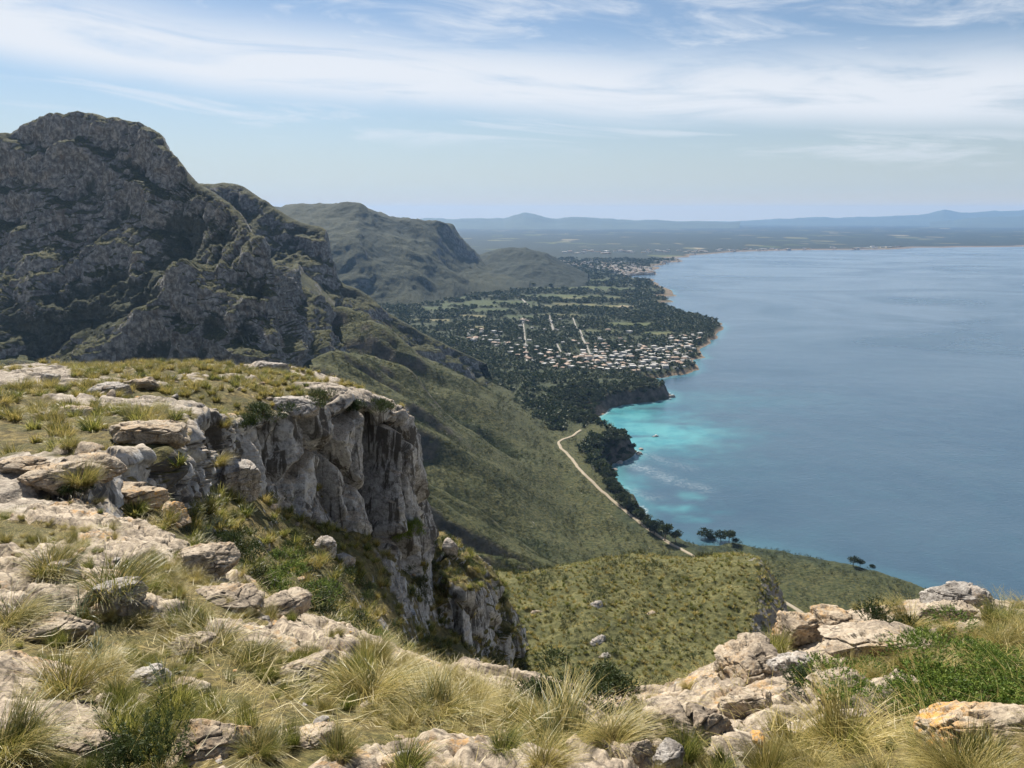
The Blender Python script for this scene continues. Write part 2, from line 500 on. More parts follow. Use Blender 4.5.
def polar_grid(u0, u1, nu, y0, y1, ny):
    U, YY = np.meshgrid(np.linspace(u0, u1, nu), np.geomspace(y0, y1, ny))
    return np.stack([U * YY, YY], -1)
LN_R, LN_C = int(820 * Q), int(760 * Q)
PL = polar_grid(-0.98, 0.98, LN_C, 105, 25500, LN_R)
pl = PL.reshape(-1, 2)
z, dc, df, gul, gul2 = land_height(pl)
p3 = np.column_stack([pl, z])
n_big = fbm(p3, 140.0, 4, seed=21); n_med = fbm(p3, 35.0, 3, seed=22)
Yv = pl[:, 1]; ppx, ppy, _ = proj(p3)
dgl = np.min([dist_line(pl, L_) for L_, _ in GULLIES], axis=0)
gully = np.clip(1.1 * ss(24, 8, dgl + 16 * n_med) + ss(0.30, -0.25, gul + 0.5 * n_med) * 0.95 + ss(0.1, -0.35, gul2 + 0.3 * n_med) * 0.5, 0, 1) * ss(10, 60, df)
# dark lower woods along the foot of the slope
forest = ss(14, -12, df + 22 * n_med) * ss(770, 830, Yv + 30 * n_med)
forest = np.maximum(forest, ss(950, 1010, Yv) * ss(60, 10, df + 30 * n_med))
forest = np.maximum(forest, ss(-6, 6, 26 - dc + 12 * n_med) * ss(0, 12, dc) * ss(430, 500, Yv) * ss(1150, 1100, Yv))
shore = ss(11, 2, dc + 5 * n_med) * ss(1000, 1200, Yv) + blob(pl, onz(604, 414)[:2], 26) * 1.2
shore = np.maximum(shore, ss(40, 8, dc + 16 * n_big) * ss(2000, 2400, Yv) * ss(7000, 5200, Yv) * 0.8)
shore = np.maximum(shore, ss(90, 30, dc) * ss(5200, 5600, Yv) * 0.8)
def pxblob(px, py, rx, ry): return np.exp(-((ppx - px) / rx) ** 2 - ((ppy - py) / ry) ** 2)
field = 0
fields = [onz(a, b, 22)[:2].tolist() + [c, d_] for a, b, c, d_ in [(440,305,50,40),(490,306,60,45),(540,292,70,35),(575,300,60,50),(600,292,70,40),(620,285,60,50),(555,278,90,60),(590,277,90,60),(470,312,40,26),(520,312,45,22),(630,318,60,30),(600,325,50,18),(660,326,40,22),(560,310,60,22),(480,322,40,16),(430,316,50,20)]] + [onz(a, b, 25)[:2].tolist() + [c, d_] for a, b, c, d_ in [(470,300,90,40),(450,293,60,50),(500,297,110,45),(560,291,80,60),(610,300,70,40),(640,288,50,40),(585,283,120,70),(520,284,120,60),(540,300,40,30),(425,297,60,30)]]
for fx, fy, rx, ry in fields:
    field = np.maximum(field, np.exp(-((pl[:, 0] - fx) / rx) ** 4 - ((pl[:, 1] - fy) / ry) ** 4))
field = ss(0.4, 0.6, field + 0.7 * n_med) * (df < 0) * ss(60, 110, dc)
far = ss(3600, 4300, Yv + 500 * n_big)
# flat-topped, dark sea cliffs on the two headlands
GZ = z.reshape(LN_R, LN_C)
nzl = grid_normals(np.dstack([PL, GZ]))[..., 2].ravel()
crag = ss(0.80, 0.6, np.abs(nzl) + 0.15 * n_med) * (dc < 40) * (dc > -6) * (Yv < 1200)
crag = np.maximum(crag, ss(0.74, 0.66, np.abs(nzl) + 0.12 * n_med) * (df > 30) * 0.8)
F = grid_faces(LN_R, LN_C)
keep = (dc[F] > -45).any(1)
F = F[keep]
used = np.zeros(len(pl), bool); used[F.ravel()] = True
remap = np.cumsum(used) - 1
att = dict(gully=gully, forest=np.clip(forest, 0, 1) * (df < 400), shore=np.clip(shore, 0, 1), field=field, far=far, crag=crag)
me = raw_mesh('terrain', p3[used], remap[F], M_LAND, True, {k: v[used] for k, v in att.items()})
land = tag(obj('terrain', me), 'green scrub slope and wooded coastal plain running down to the bay', 'terrain', kind='structure')
print('land', time.time() - T0)

# ------------------------------------------------------------------ sea
SR, SC = int(560 * Q), int(420 * Q)
PS = polar_grid(-0.35, 1.05, SC, 180, 25500, SR).reshape(-1, 2)
Ys = PS[:, 1]; s3 = np.column_stack([PS, np.zeros(len(PS))])
nearm = (Ys < 2600)
dcs = np.full(len(PS), 1e4)
dcs[nearm] = dist_line(PS[nearm], coast)
nb = fbm(s3, 60.0, 4, seed=31); nm_ = fbm(s3, np.array((70.0, 22.0, 30.0)), 4, seed=33)
WX, WY = 1.6 * fbm(s3, 24.0, 3, seed=35), 1.6 * fbm(s3, 24.0, 3, seed=36)
sh = 0
for a, b, rx, ry, v in [(630,425,70,75,1.0),(660,440,70,60,0.9),(690,432,75,45,0.55),(610,425,40,60,1.0),(640,410,50,40,0.8),(690,400,90,60,0.28),(610,480,20,25,0.5),(625,487,26,24,0.45),(682,509,17,9,1.0),(694,520,14,7,0.9),(691,496,9,8,0.7),(720,513,12,4,0.45),(770,400,110,50,0.16),(690,470,90,60,0.10),(720,540,70,25,0.12)]:
    c = onz(a, b)[:2]
    qx, qy = PS[:, 0] + WX * min(rx, 26) , PS[:, 1] + WY * min(ry, 26)
    sh = sh + v * np.exp(-(np.abs((qx - c[0]) / rx)) ** 2.6 - np.abs((qy - c[1]) / ry) ** 2.6)
sh = np.clip(0.62 * sh * ss(-0.45, 0.25, nm_ + 0.12) + 0.35 * ss(22, 2, dcs + 10 * nb) * (0.3 + 0.7 * ss(560, 640, Ys)), 0, 1)
foam = 0
for pts in ([(628,463),(650,471),(676,481),(705,489)], [(618,488),(650,497)], [(655,458),(690,468)], [(640,452),(652,456)]):
    L = np.array([onz(*q)[:2] for q in pts])
    dl = dist_line(PS, L)
    foam = np.maximum(foam, np.exp(-(dl / 9.0) ** 2) * (0.36 if len(pts) > 2 else 0.2))
foam = foam * np.interp(PS[:, 0], [90, 150, 260, 400], [0.9, 0.7, 0.25, 0.05])
foam = np.maximum(foam, np.where((Ys < 1150) & (Ys > 590), 0.75 * ss(3.5, 0.5, dcs + 2 * nb), 0))
me = raw_mesh('sea', s3, grid_faces(SR, SC), M_SEA, True, dict(shallow=sh, foam=foam))
tag(obj('sea', me), 'calm blue bay turning turquoise in the near cove', 'sea', kind='structure')

# ------------------------------------------------------------------ mountains
def relief(G, layers, strata=None, rot=0.0, sil=None):
    """push a lofted grid along its smoothed normals"""
    R, C = G.shape[:2]
    N = grid_normals(smooth_grid(G, 3)).reshape(-1, 3)
    V = G.reshape(-1, 3)
    # normals to the outside: up or towards the camera
    s = np.sign(N[:, 2] * 1.0 - N[:, 1] * 0.6); s[s == 0] = 1
    flip = 1 if s.sum() > 0 else -1
    N = N * flip
    d = np.zeros(len(V))
    c_, s_ = math.cos(rot), math.sin(rot)
    VR = np.column_stack([V[:, 0] * c_ - V[:, 2] * s_, V[:, 1], V[:, 0] * s_ + V[:, 2] * c_])
    for sc, amp, kind, seed in layers:
        if kind == 'w':
            F1, F2, r, off = worley(V, sc, seed)
            d = d + amp * ((r[:, 0] - 0.5) * 1.6 + ((r[:, 1:4] - 0.5) * off).sum(1) * 1.6 - 0.9 * ss(0.14, 0.0, F2 - F1))
        else:
            d = d + amp * fbm(VR, sc, 3, 0.5, ridge=(kind == 'r'), seed=seed) * (1 if kind != 'r' else 0.8)
    if strata:
        lam, amp, tiltx = strata
        ph = (V[:, 2] + tiltx * V[:, 0]) / lam + 1.1 * fbm(V, lam * 4, 3, seed=3)
        fr = ph - np.floor(ph)
        stp = np.where(fr < 0.72, fr / 0.72, (1 - fr) / 0.28)
        d = d + amp * (stp - 0.5) * (0.35 + ss(-0.25, 0.3, fbm(V, lam * 2.5, 2, seed=13)))
    d = d - d.mean() - 0.45 * d.std()
    global HOL
    HOL = np.clip(0.5 + 0.5 * (d - d.mean()) / (1.6 * d.std()), 0, 1)
    if sil is not None:
        rr_ = np.repeat(np.arange(R) / Q, C)
        d = d * (1 - 0.72 * np.exp(-((rr_ - sil) / 11.0) ** 2)) * np.where(rr_ < sil, 0.4, 1)
    V2 = V + N * d[:, None]
    return V2.reshape(R, C, 3), flip
def terrain_obj(name, G, mat, label, cat, flip=1, attrs=None):
    R, C = G.shape[:2]
    F = grid_faces(R, C)
    if flip < 0: F = F[:, ::-1]
    me = raw_mesh(name, G.reshape(-1, 3), F, mat, True, attrs)
    return tag(obj(name, me), label, cat, kind='structure')
def q(n): return max(2, int(round(n * Q)))

m1 = rows_of(
 [(-260,175,960),(-80,165,960),(0,160,950),(40,150,940),(75,145,940),(120,150,930),(155,160,910),(170,180,880),(200,205,840),(228,222,810),(250,245,790),(272,275,800),(300,262,930),(315,280,920),(335,300,900)],
 [(-260,146,830),(-80,138,820),(0,133,810),(40,121,800),(75,116,800),(120,122,790),(155,131,770),(171,153,740),(199,181,700),(226,198,680),(246,222,660),(268,258,640),(300,275,830),(315,292,810),(335,315,800)],
 [(-260,232,760),(-80,222,760),(0,215,745),(40,205,735),(75,195,735),(120,190,725),(152,190,715),(175,196,690),(205,216,655),(230,236,630),(250,258,612),(272,290,600),(302,305,720),(325,318,740),(342,332,760)],
 [(-260,282,700),(-80,270,700),(0,265,690),(40,255,680),(75,250,685),(110,245,680),(145,245,665),(175,250,640),(205,265,612),(230,282,592),(252,303,575),(276,328,568),(305,335,650),(332,342,690),(352,350,720)],
 [(-260,312,640),(-80,305,640),(0,300,630),(40,300,620),(75,300,620),(110,300,610),(145,295,600),(175,300,585),(205,310,572),(230,322,560),(255,342,552),(280,365,548),(310,370,600),(338,368,650),(360,370,690)],
 [(-260,370,590),(-80,365,590),(0,362,580),(40,365,575),(75,368,570),(110,368,566),(145,366,560),(175,366,556),(205,368,552),(230,372,545),(258,382,535),(285,396,530),(318,400,570),(345,396,610),(370,395,650)],
 [(-260,430,480),(-80,430,470),(0,430,460),(40,430,460),(75,430,460),(110,430,460),(145,430,460),(175,430,460),(205,432,460),(230,435,460),(258,440,465),(288,445,470),(325,450,500),(352,440,540),(380,430,590)])
G = loft(m1, [q(10), q(70), q(60), q(50), q(60), q(16)], [q(12), q(22), q(26), q(26), q(30), q(26), q(18), q(24), q(24), q(20), q(20), q(26), q(16), q(16)])
G, fl = relief(G, [((130.0, 150.0, 230.0), 26, 'r', 1), ((50.0, 60.0, 150.0), 15, 'r', 2), ((18.0, 22.0, 46.0), 5.5, 'r', 3), ((20.0, 20.0, 30.0), 1.6, 'w', 6), ((8.0, 8.0, 16.0), 2.0, 'r', 4), ((7.0, 7.0, 9.0), 0.9, 'w', 7), (3.0, 0.6, 'r', 5)], (42.0, 8.0, 0.22), 0.42, 10)
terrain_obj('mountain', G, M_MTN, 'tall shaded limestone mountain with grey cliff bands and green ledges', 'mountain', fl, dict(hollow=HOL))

m2 = rows_of(
 [(170,200,1200),(205,195,1190),(225,195,1180),(240,198,1170),(262,212,1160),(280,224,1150),(300,236,1140),(325,250,1130),(333,270,1110),(342,292,1100),(364,305,1090),(388,325,1080),(412,338,1080),(435,350,1080),(458,362,1090),(490,376,1100)],
 [(170,186,1050),(205,184,1050),(225,183,1030),(240,185,1020),(262,199,1010),(280,211,1000),(300,221,990),(325,230,975),(331,254,965),(340,280,955),(362,291,945),(385,311,940),(410,325,940),(432,338,950),(455,349,960),(486,363,985)],
 [(170,235,985),(205,232,980),(225,226,970),(240,226,965),(256,234,955),(275,244,945),(295,252,940),(318,262,930),(331,278,925),(343,292,920),(356,302,915),(374,315,910),(398,330,915),(424,343,925),(450,355,940),(482,368,970)],
 [(170,300,900),(205,292,890),(220,288,885),(240,285,880),(262,286,875),(285,290,875),(305,295,875),(325,301,875),(342,308,878),(354,315,880),(367,322,882),(386,330,885),(406,338,890),(432,350,900),(456,361,925),(484,372,960)],
 [(170,360,800),(205,355,800),(220,350,800),(240,350,800),(262,350,800),(285,352,800),(305,354,800),(325,358,805),(345,362,810),(358,366,815),(372,372,820),(392,378,830),(412,384,840),(438,390,860),(462,398,890),(490,405,920)])
G = loft(m2, [q(10), q(46), q(44), q(30)], [q(10), q(12), q(12), q(16), q(16), q(16), q(18), q(14), q(14), q(16), q(18), q(18), q(16), q(16), q(16)])
G, fl = relief(G, [((90.0, 120.0, 170.0), 13, 'r', 11), ((36.0, 46.0, 80.0), 7, 'r', 12), ((26.0, 26.0, 34.0), 1.4, 'w', 16), ((15.0, 18.0, 34.0), 3.2, 'r', 13), (7.0, 1.2, 'r', 14)], (30.0, 5.0, 0.2), 0.4, 10)
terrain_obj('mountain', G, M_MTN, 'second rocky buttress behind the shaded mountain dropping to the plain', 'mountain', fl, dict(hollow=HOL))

m3 = rows_of(
 [(150,220,3600),(200,218,3500),(260,214,3400),(300,210,3300),(330,209,3300),(358,209,3300),(372,215,3300),(400,221,3300),(430,226,3300),(448,230,3400),(464,246,3400),(490,264,3500),(530,272,3600)],
 [(150,218,2800),(200,215,2700),(260,209,2700),(300,204,2650),(330,203,2600),(357,202,2550),(370,208,2550),(400,215,2600),(430,220,2700),(447,223,2750),(462,241,2800),(488,262,2900),(530,271,3000)],
 [(150,232,2500),(200,230,2450),(260,228,2400),(300,222,2400),(330,219,2400),(356,216,2400),(370,220,2420),(400,228,2480),(430,233,2560),(445,238,2620),(458,250,2680),(486,266,2800),(530,273,2900)],
 [(150,250,2300),(200,248,2250),(260,244,2200),(300,240,2200),(330,238,2200),(356,240,2200),(370,246,2220),(400,251,2280),(425,255,2350),(445,262,2450),(458,266,2520),(486,272,2680),(530,276,2780)],
 [(150,295,2000),(200,294,2000),(260,294,2000),(300,293,2000),(330,295,2000),(358,297,2000),(374,297,2020),(400,296,2040),(428,293,2120),(448,288,2230),(462,284,2330),(490,280,2480),(530,279,2600)],
 [(150,340,1800),(200,340,1800),(260,340,1800),(300,340,1800),(330,340,1800),(358,340,1800),(374,340,1800),(400,338,1820),(428,330,1900),(448,325,2000),(462,320,2100),(490,315,2200),(530,310,2300)])
G = loft(m3, [q(8), q(26), q(26), q(40), q(10)], [q(8), q(12), q(24), q(24), q(24), q(12), q(24), q(24), q(16), q(14), q(20), q(24)])
G, fl = relief(G, [((420.0, 420.0, 600.0), 26, 'r', 21), (170.0, 14, 'r', 22), (70.0, 8, 'r', 23), (28.0, 3, 'r', 24)])
terrain_obj('mountain', G, M_RNG, 'distant hazy green range with a small cliff on its summit', 'mountain', fl, dict(hollow=HOL))

m4 = rows_of(
 [(440,275,3500),(470,268,3450),(500,262,3400),(525,262,3400),(545,266,3400),(565,272,3400),(590,277,3400)],
 [(440,268,3100),(468,256,3080),(498,249,3050),(522,248,3020),(542,252,3000),(562,262,3000),(588,274,3000)],
 [(440,275,2850),(468,266,2850),(498,261,2820),(522,260,2800),(542,263,2800),(562,269,2800),(588,277,2850)],
 [(440,292,2500),(468,287,2550),(498,282,2600),(522,279,2620),(542,278,2640),(562,277,2680),(588,279,2750)],
 [(440,310,2300),(468,305,2350),(498,298,2400),(522,295,2450),(542,293,2450),(562,290,2500),(588,288,2600)])
G = loft(m4, [q(8), q(24), q(24), q(8)], [q(16)] * 6)
G, fl = relief(G, [(220.0, 20, 'r', 31), (80.0, 8, 'r', 32), (30.0, 3, 'r', 33)])
t = NT('wooded_hill_cover'); pp = t.pos()
M_WOODHILL = t.done(t.ramp(t.noise(pp, 0.05, 6, 0.75), [(0.35, (0.007, 0.012, 0.008)), (0.55, (0.016, 0.023, 0.012)), (0.72, (0.040, 0.043, 0.022))]), t.bump(t.noise(pp, 0.08, 4, 0.7), 6.0, 0.8))
terrain_obj('hill', G, M_WOODHILL, 'low dark wooded hill at the end of the distant range', 'hill', fl)

# ------------------------------------------------------------------ far hills on the skyline
M_FAR = plain('far_hill_cover', (0.05, 0.06, 0.03), 0.9, 0.5, 0.002)
def ridge(label, pts, Y, seed):
    pts = np.array(pts, float)
    pxs = np.linspace(pts[0, 0], pts[-1, 0], 220)
    pys = np.interp(pxs, pts[:, 0], pts[:, 1])
    pys = pys + fbm(np.column_stack([pxs, pxs * 0, pxs * 0]), 26.0, 5, gain=0.6, seed=seed) * 2.4 * ss(0, 2.5, 222 - pys)
    top = np.array([P(a, b, Y) for a, b in zip(pxs, pys)])
    rows = []
    for fr, dy in ((0, 3500), (0.45, 1800), (0.8, 700), (1, 0), (0.86, -500), (0.6, -1100), (0.35, -1900), (0.15, -2900), (0, -4000)):
        r = top.copy(); r[:, 0] *= (Y + dy) / Y; r[:, 1] += dy
        r[:, 2] = -2 + (top[:, 2] + 2) * fr
        rows.append(r)
    G = np.array(rows)
    G = np.array([*_pchip(G, [6] * 8)])
    V = G.reshape(-1, 3)
    V[:, 2] += fbm(V, 900.0, 4, ridge=True, seed=seed) * 22 * ss(5, 120, V[:, 2])
    terrain_obj('far_hills', G, M_FAR, label, 'hills', -1)
ridge('pale blue flat-topped hill on the skyline left of centre', [(380,221),(420,219),(452,219),(480,219),(503,219),(514,215.5),(524,213.5),(534,214.5),(545,218),(556,219),(572,217.5),(590,219),(620,220),(660,221),(740,222.5)], 15500, 41)
ridge('long faint blue mountain chain on the skyline at the right', [(660,222.5),(740,221.5),(780,219),(800,218),(830,218),(862,217.5),(900,216.5),(925,214),(944,210.5),(960,213),(985,212),(1010,211),(1040,210),(1100,213),(1180,216)], 20500, 42)
ridge('low faint ridge under the blue mountain chain', [(930,222),(960,219.5),(990,217),(1010,216.5),(1060,216),(1150,219)], 17500, 43)
print('mountains', time.time() - T0)
# ------------------------------------------------------------------ materials of the near terrain
def rock_colour(t, p, k=1.0, warm=0.5):
    n2 = t.noise(p, 1.3 * k, 7, 0.66)
    n3 = t.noise(t.scale(p, (2.2, 2.2, 0.45)), 1.0 * k, 5, 0.65, 1.2)
    fin = t.noise(p, 9.0 * k, 5, 0.7)
    pale = t.mix(warm, (0.46, 0.465, 0.47), (0.47, 0.375, 0.25))
    mid = t.mix(warm, (0.30, 0.30, 0.302), (0.31, 0.238, 0.155))
    dark = t.mix(warm, (0.105, 0.10, 0.098), (0.115, 0.090, 0.066))
    r = t.n('ShaderNodeValToRGB'); t.put(t.math('ADD', t.math('MULTIPLY', n2, 0.65), t.math('MULTIPLY', fin, 0.35)), r.inputs[0])
    c1 = t.mix(t.map(t.math('ADD', t.math('MULTIPLY', n2, 0.6), t.math('MULTIPLY', fin, 0.4)), 0.33, 0.52), dark, mid)
    c1 = t.mix(t.map(t.math('ADD', t.math('MULTIPLY', n2, 0.5), t.math('MULTIPLY', fin, 0.5)), 0.46, 0.62), c1, pale)
    t.t.nodes.remove(r)
    c1 = t.mix(t.map(t.noise(p, 3.1 * k, 7, 0.72, 0.6), 0.565, 0.63, 0, 0.72), c1, t.mix(warm, (0.10, 0.098, 0.097), (0.135, 0.108, 0.082)))
    return c1, n2, n3, fin
def grass_litter(t, p, k=1.0):
    f = t.noise(p, 6.0 * k, 6, 0.75)
    m = t.noise(p, 0.8 * k, 4, 0.6)
    c = t.ramp(f, [(0.3, (0.030, 0.025, 0.013)), (0.50, (0.105, 0.083, 0.031)), (0.62, (0.22, 0.172, 0.066)), (0.78, (0.32, 0.255, 0.12))])
    return t.mix(t.map(m, 0.42, 0.6, 0, 0.65), c, t.ramp(f, [(0.3, (0.022, 0.027, 0.010)), (0.7, (0.095, 0.095, 0.032))]))
def mat_crag():
    t = NT('crag_rock'); p = t.pos()
    c, n2, n3, fin = rock_colour(t, p, 0.55, 0.04)
    streak = t.noise(t.scale(p, (1.5, 1.5, 0.16)), 0.55, 6, 0.68, 1.0)
    c = t.mix(t.map(streak, 0.50, 0.57, 0, 0.92), c, (0.060, 0.055, 0.050))
    c = t.mix(t.map(streak, 0.36, 0.26, 0, 0.35), c, (0.36, 0.25, 0.15))
    top, a, b, d = rock_colour(t, p, 1.0, 0.6)
    nz = t.nz()
    c = t.mix(t.map(nz, 0.45, 0.75), c, top)
    k = t.math('ADD', nz, t.math('MULTIPLY', t.math('SUBTRACT', t.noise(p, 0.45, 5, 0.65), 0.5), 1.1))
    k = t.math('MULTIPLY', t.map(t.math('ADD', k, t.math('MULTIPLY', t.attr('slope'), 0.34)), 0.62, 0.80), t.map(t.attr('veg'), 0.30, 0.60))
    c = t.mix(k, c, grass_litter(t, p, 0.6))
    h = t.math('ADD', t.math('MULTIPLY', n2, 0.7), t.math('MULTIPLY', fin, 0.3))
    return t.done(c, t.bump(h, 0.35, 1.0))
def mat_ground():
    t = NT('ground_rock_and_soil'); p = t.pos()
    c, n2, n3, fin = rock_colour(t, p, 2.2, 0.75)
    lich = t.math('MULTIPLY', t.map(t.noise(p, 1.1, 4, 0.6), 0.55, 0.68), t.map(t.noise(p, 14.0, 4, 0.7), 0.42, 0.6))
    c = t.mix(t.math('MULTIPLY', lich, 0.75), c, (0.46, 0.25, 0.075))
    c = t.mix(t.map(t.vor(t.addv(p, t.n('ShaderNodeTexNoise').outputs['Color']), 2.6, 'DISTANCE_TO_EDGE'), 0.05, 0.0, 0, 0.7), c, (0.06, 0.05, 0.04))
    soil = grass_litter(t, p, 3.0)
    k = t.map(t.math('ADD', t.attr('rock'), t.math('MULTIPLY', t.math('SUBTRACT', t.noise(p, 3.0, 5, 0.7), 0.5), 0.9)), 0.40, 0.55)
    c = t.mix(k, soil, c)
    h = t.math('ADD', t.math('MULTIPLY', n2, 0.6), t.math('MULTIPLY', fin, 0.4))
    return t.done(c, t.bump(h, 0.06, 0.9))
def mat_knoll():
    t = NT('knoll_scrub'); p = t.pos()
    f = t.noise(p, 1.6, 6, 0.75); m = t.noise(p, 0.16, 5, 0.65)
    c = t.ramp(f, [(0.30, (0.042, 0.045, 0.018)), (0.47, (0.098, 0.098, 0.038)), (0.62, (0.165, 0.150, 0.062)), (0.78, (0.26, 0.22, 0.10))])
    c = t.mix(t.map(m, 0.42, 0.58, 0, 0.6), c, t.ramp(f, [(0.3, (0.02, 0.026, 0.010)), (0.7, (0.075, 0.080, 0.028))]))
    r, n2, n3, fin = rock_colour(t, p, 0.4, 0.35)
    k = t.map(t.math('ADD', t.nz(), t.math('MULTIPLY', t.math('SUBTRACT', t.noise(p, 0.35, 5, 0.7), 0.5), 0.9)), 0.62, 0.48)
    k = t.math('MAXIMUM', k, t.map(t.math('ADD', t.noise(t.scale(p, (1, 1.6, 1)), 0.25, 6, 0.7), t.math('MULTIPLY', t.attr('rock'), 0.25)), 0.70, 0.76))
    r = t.mix(t.map(t.attr('rock'), 0.3, 0.8, 0, 0.6), r, (0.075, 0.072, 0.072))  # right-hand cliff painted darker: its shade is put into the rock colour
    c = t.mix(k, c, r)
    return t.done(c, t.bump(t.math('ADD', f, t.math('MULTIPLY', n2, 0.5)), 0.35, 0.9))
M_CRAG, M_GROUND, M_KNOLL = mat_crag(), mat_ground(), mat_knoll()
PATCH = {}
def keep_patch(name, G):
    px, py, f = proj(G)
    PATCH[name] = dict(G=G, px=px, py=py, f=f, N=None)
    n = grid_normals(G); n = n * np.where(n[..., 2:3] < 0, -1, 1)
    PATCH[name]['N'] = n

# ------------------------------------------------------------------ the grassy knoll
kn = rows_of(
 [(330,640,330),(430,610,360),(485,590,400),(530,590,420),(580,585,430),(640,580,430),(690,582,420),(730,588,400),(756,600,380),(772,620,340),(784,640,300),(796,660,260)],
 [(350,640,150),(430,600,165),(485,588,175),(530,588,180),(580,582,185),(640,574,190),(690,574,185),(730,572,180),(757,580,170),(772,600,155),(782,625,140),(792,650,130)],
 [(370,620,105),(430,588,110),(485,573,117),(530,575,120),(580,568,124),(640,559,127),(690,561,125),(728,557,122),(757,561,118),(771,584,114),(778,612,111),(786,645,108)],
 [(370,650,85),(430,626,92),(490,598,101),(540,598,105),(590,590,108),(645,585,111),(690,585,111),(730,583,109),(757,588,107),(768,608,104),(776,635,102),(783,660,100)],
 [(380,695,70),(450,665,78),(510,648,86),(560,644,89),(610,635,93),(655,630,96),(695,626,97),(730,625,96),(752,630,95),(764,648,94),(774,668,93),(782,690,92)],
 [(390,760,55),(480,730,62),(540,698,71),(590,693,75),(640,688,79),(680,683,81),(710,678,83),(735,672,85),(754,672,87),(766,684,88),(776,698,88),(785,715,88)],
 [(380,840,42),(470,810,46),(540,790,50),(590,790,53),(640,785,56),(680,780,58),(710,778,60),(735,775,62),(756,775,64),(770,780,66),(785,785,70),(795,790,74)])
G = loft(kn, [q(12), q(20), q(60), q(80), q(90), q(30)], [q(20), q(34), q(34), q(36), q(40), q(36), q(30), q(24), q(24), q(26), q(20)])
Vf = G.reshape(-1, 3)
G, fl = relief(G, [(26.0, 2.2, 'f', 51), (9.0, 1.0, 'r', 52), (3.2, 0.45, 'r', 53), (1.2, 0.22, 'r', 54)])
RR, CC = G.shape[:2]
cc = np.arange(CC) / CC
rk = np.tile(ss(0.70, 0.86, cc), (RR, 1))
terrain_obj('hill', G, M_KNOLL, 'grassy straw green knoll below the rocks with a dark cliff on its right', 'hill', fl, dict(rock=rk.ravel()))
keep_patch('knoll', G)

# ------------------------------------------------------------------ spur below the crag
sp_ = rows_of(
 [(385,600,100),(410,590,100),(425,585,100),(448,590,100),(470,600,100),(490,610,100),(508,630,100),(530,660,100)],
 [(385,520,62),(410,520,62),(426,526,62),(448,535,63),(470,555,64),(488,572,66),(505,600,66),(524,645,66)],
 [(385,575,55),(408,576,54),(425,574,55),(448,574,56),(469,582,57),(487,592,60),(503,616,61),(518,655,62)],
 [(385,615,51),(408,612,50.6),(427,604,51),(450,594,52),(467,592,53),(482,600,57),(499,626,59),(512,665,61)],
 [(385,655,48),(410,655,48),(430,652,49),(452,654,50.6),(468,661,51.3),(485,658,54),(501,652,58),(510,680,60)],
 [(385,730,40),(410,730,41),(430,730,42),(455,730,43),(475,728,44),(495,722,46),(515,712,52),(530,715,56)],
 [(385,800,34),(410,800,34),(430,800,34),(455,800,35),(475,800,36),(495,790,38),(515,780,44),(540,780,48)])
G = loft(sp_, [q(12), q(34), q(34), q(60), q(40), q(10)], [q(22), q(24), q(30), q(34), q(34), q(30), q(24)])
G, fl = relief(G, [(9.0, 0.9, 'f', 61), ((2.6, 2.6, 7.0), 0.75, 'w', 62), (1.6, 0.35, 'r', 63), (0.6, 0.14, 'r', 64)])
nz_ = np.abs(grid_normals(smooth_grid(G, 2))[..., 2])
spx = proj(G)[0] + 4 * fbm(G.reshape(-1, 3), 2.0, 2, seed=65).reshape(G.shape[:2])
nz_ = np.maximum(nz_, np.maximum(ss(454, 446, spx), ss(490, 500, spx)))
SPN = nz_
terrain_obj('cliff', G, M_CRAG, 'small grassy spur with a pale cliff face below the main crag', 'cliff', fl, dict(veg=ss(0.35, 0.6, nz_).ravel(), slope=ss(0.35, 0.6, nz_).ravel()))
keep_patch('spur', G)

# ------------------------------------------------------------------ the crag: plateau, cliff and gully
cr = rows_of(
 [(-260,585,8.4),(-60,585,9.0),(45,572,10.0),(102,552,11.8),(108,560,12.0),(116,570,12.2),(150,596,11.0),(190,622,9.8),(205,670,9.0)],
 [(-260,520,10.4),(-60,516,11.2),(45,502,12.6),(102,474,15.0),(108,484,15.2),(116,500,15.2),(150,528,13.6),(190,562,11.8),(205,620,10.5)],
 [(-260,450,17),(-60,450,18),(70,446,18.4),(164,458,18.3),(167,486,18.1),(170,521,17.8),(192,545,16),(228,596,13),(250,660,11)],
 [(-260,420,22),(-60,420,23),(70,424,22.6),(188,428,22.6),(194,455,22.3),(201,512,21.9),(218,545,19),(262,618,13.5),(290,690,11)],
 [(-260,401,27),(-60,403,29),(80,407,28.5),(214,424,30),(222,455,30),(226,492,29.6),(246,545,23.5),(300,635,14.5),(330,710,11)],
 [(-260,389,33),(-60,391,36),(90,391,36),(258,424,37.4),(264,458,37.3),(272,506,36.4),(294,565,28),(345,655,17),(380,730,12)],
 [(-260,381,38),(-60,383,41),(110,382,42),(316,408,43),(322,455,42.6),(326,527,40.5),(343,592,31),(402,684,19),(440,760,13)],
 [(-260,377,43),(-60,377,46),(130,374,48),(354,402,46),(360,460,45.3),(364,536,43.4),(378,618,34),(440,704,21),(480,780,14)],
 [(-260,375,48),(-60,374,52),(150,369,53),(390,406,48),(394,470,47.3),(397,562,45.2),(412,640,38),(470,724,25),(520,790,16)],
 [(-260,374,52),(-60,373,56),(180,366,57),(411,420,50),(414,485,49),(418,585,47.4),(437,648,44),(505,722,31),(560,790,20)],
 [(-260,373,56),(-60,372,60),(230,364,61),(406,418,54),(419,500,53),(427,560,53),(445,630,52),(510,715,42),(570,790,28)],
 [(-260,392,68),(-60,390,70),(230,388,70),(392,440,62),(416,510,60),(430,565,60),(450,630,60),(515,715,54),(580,790,40)],
 [(-260,560,90),(-60,560,90),(200,560,90),(380,580,80),(410,600,78),(430,620,76),(455,660,74),(520,730,66),(590,800,50)])
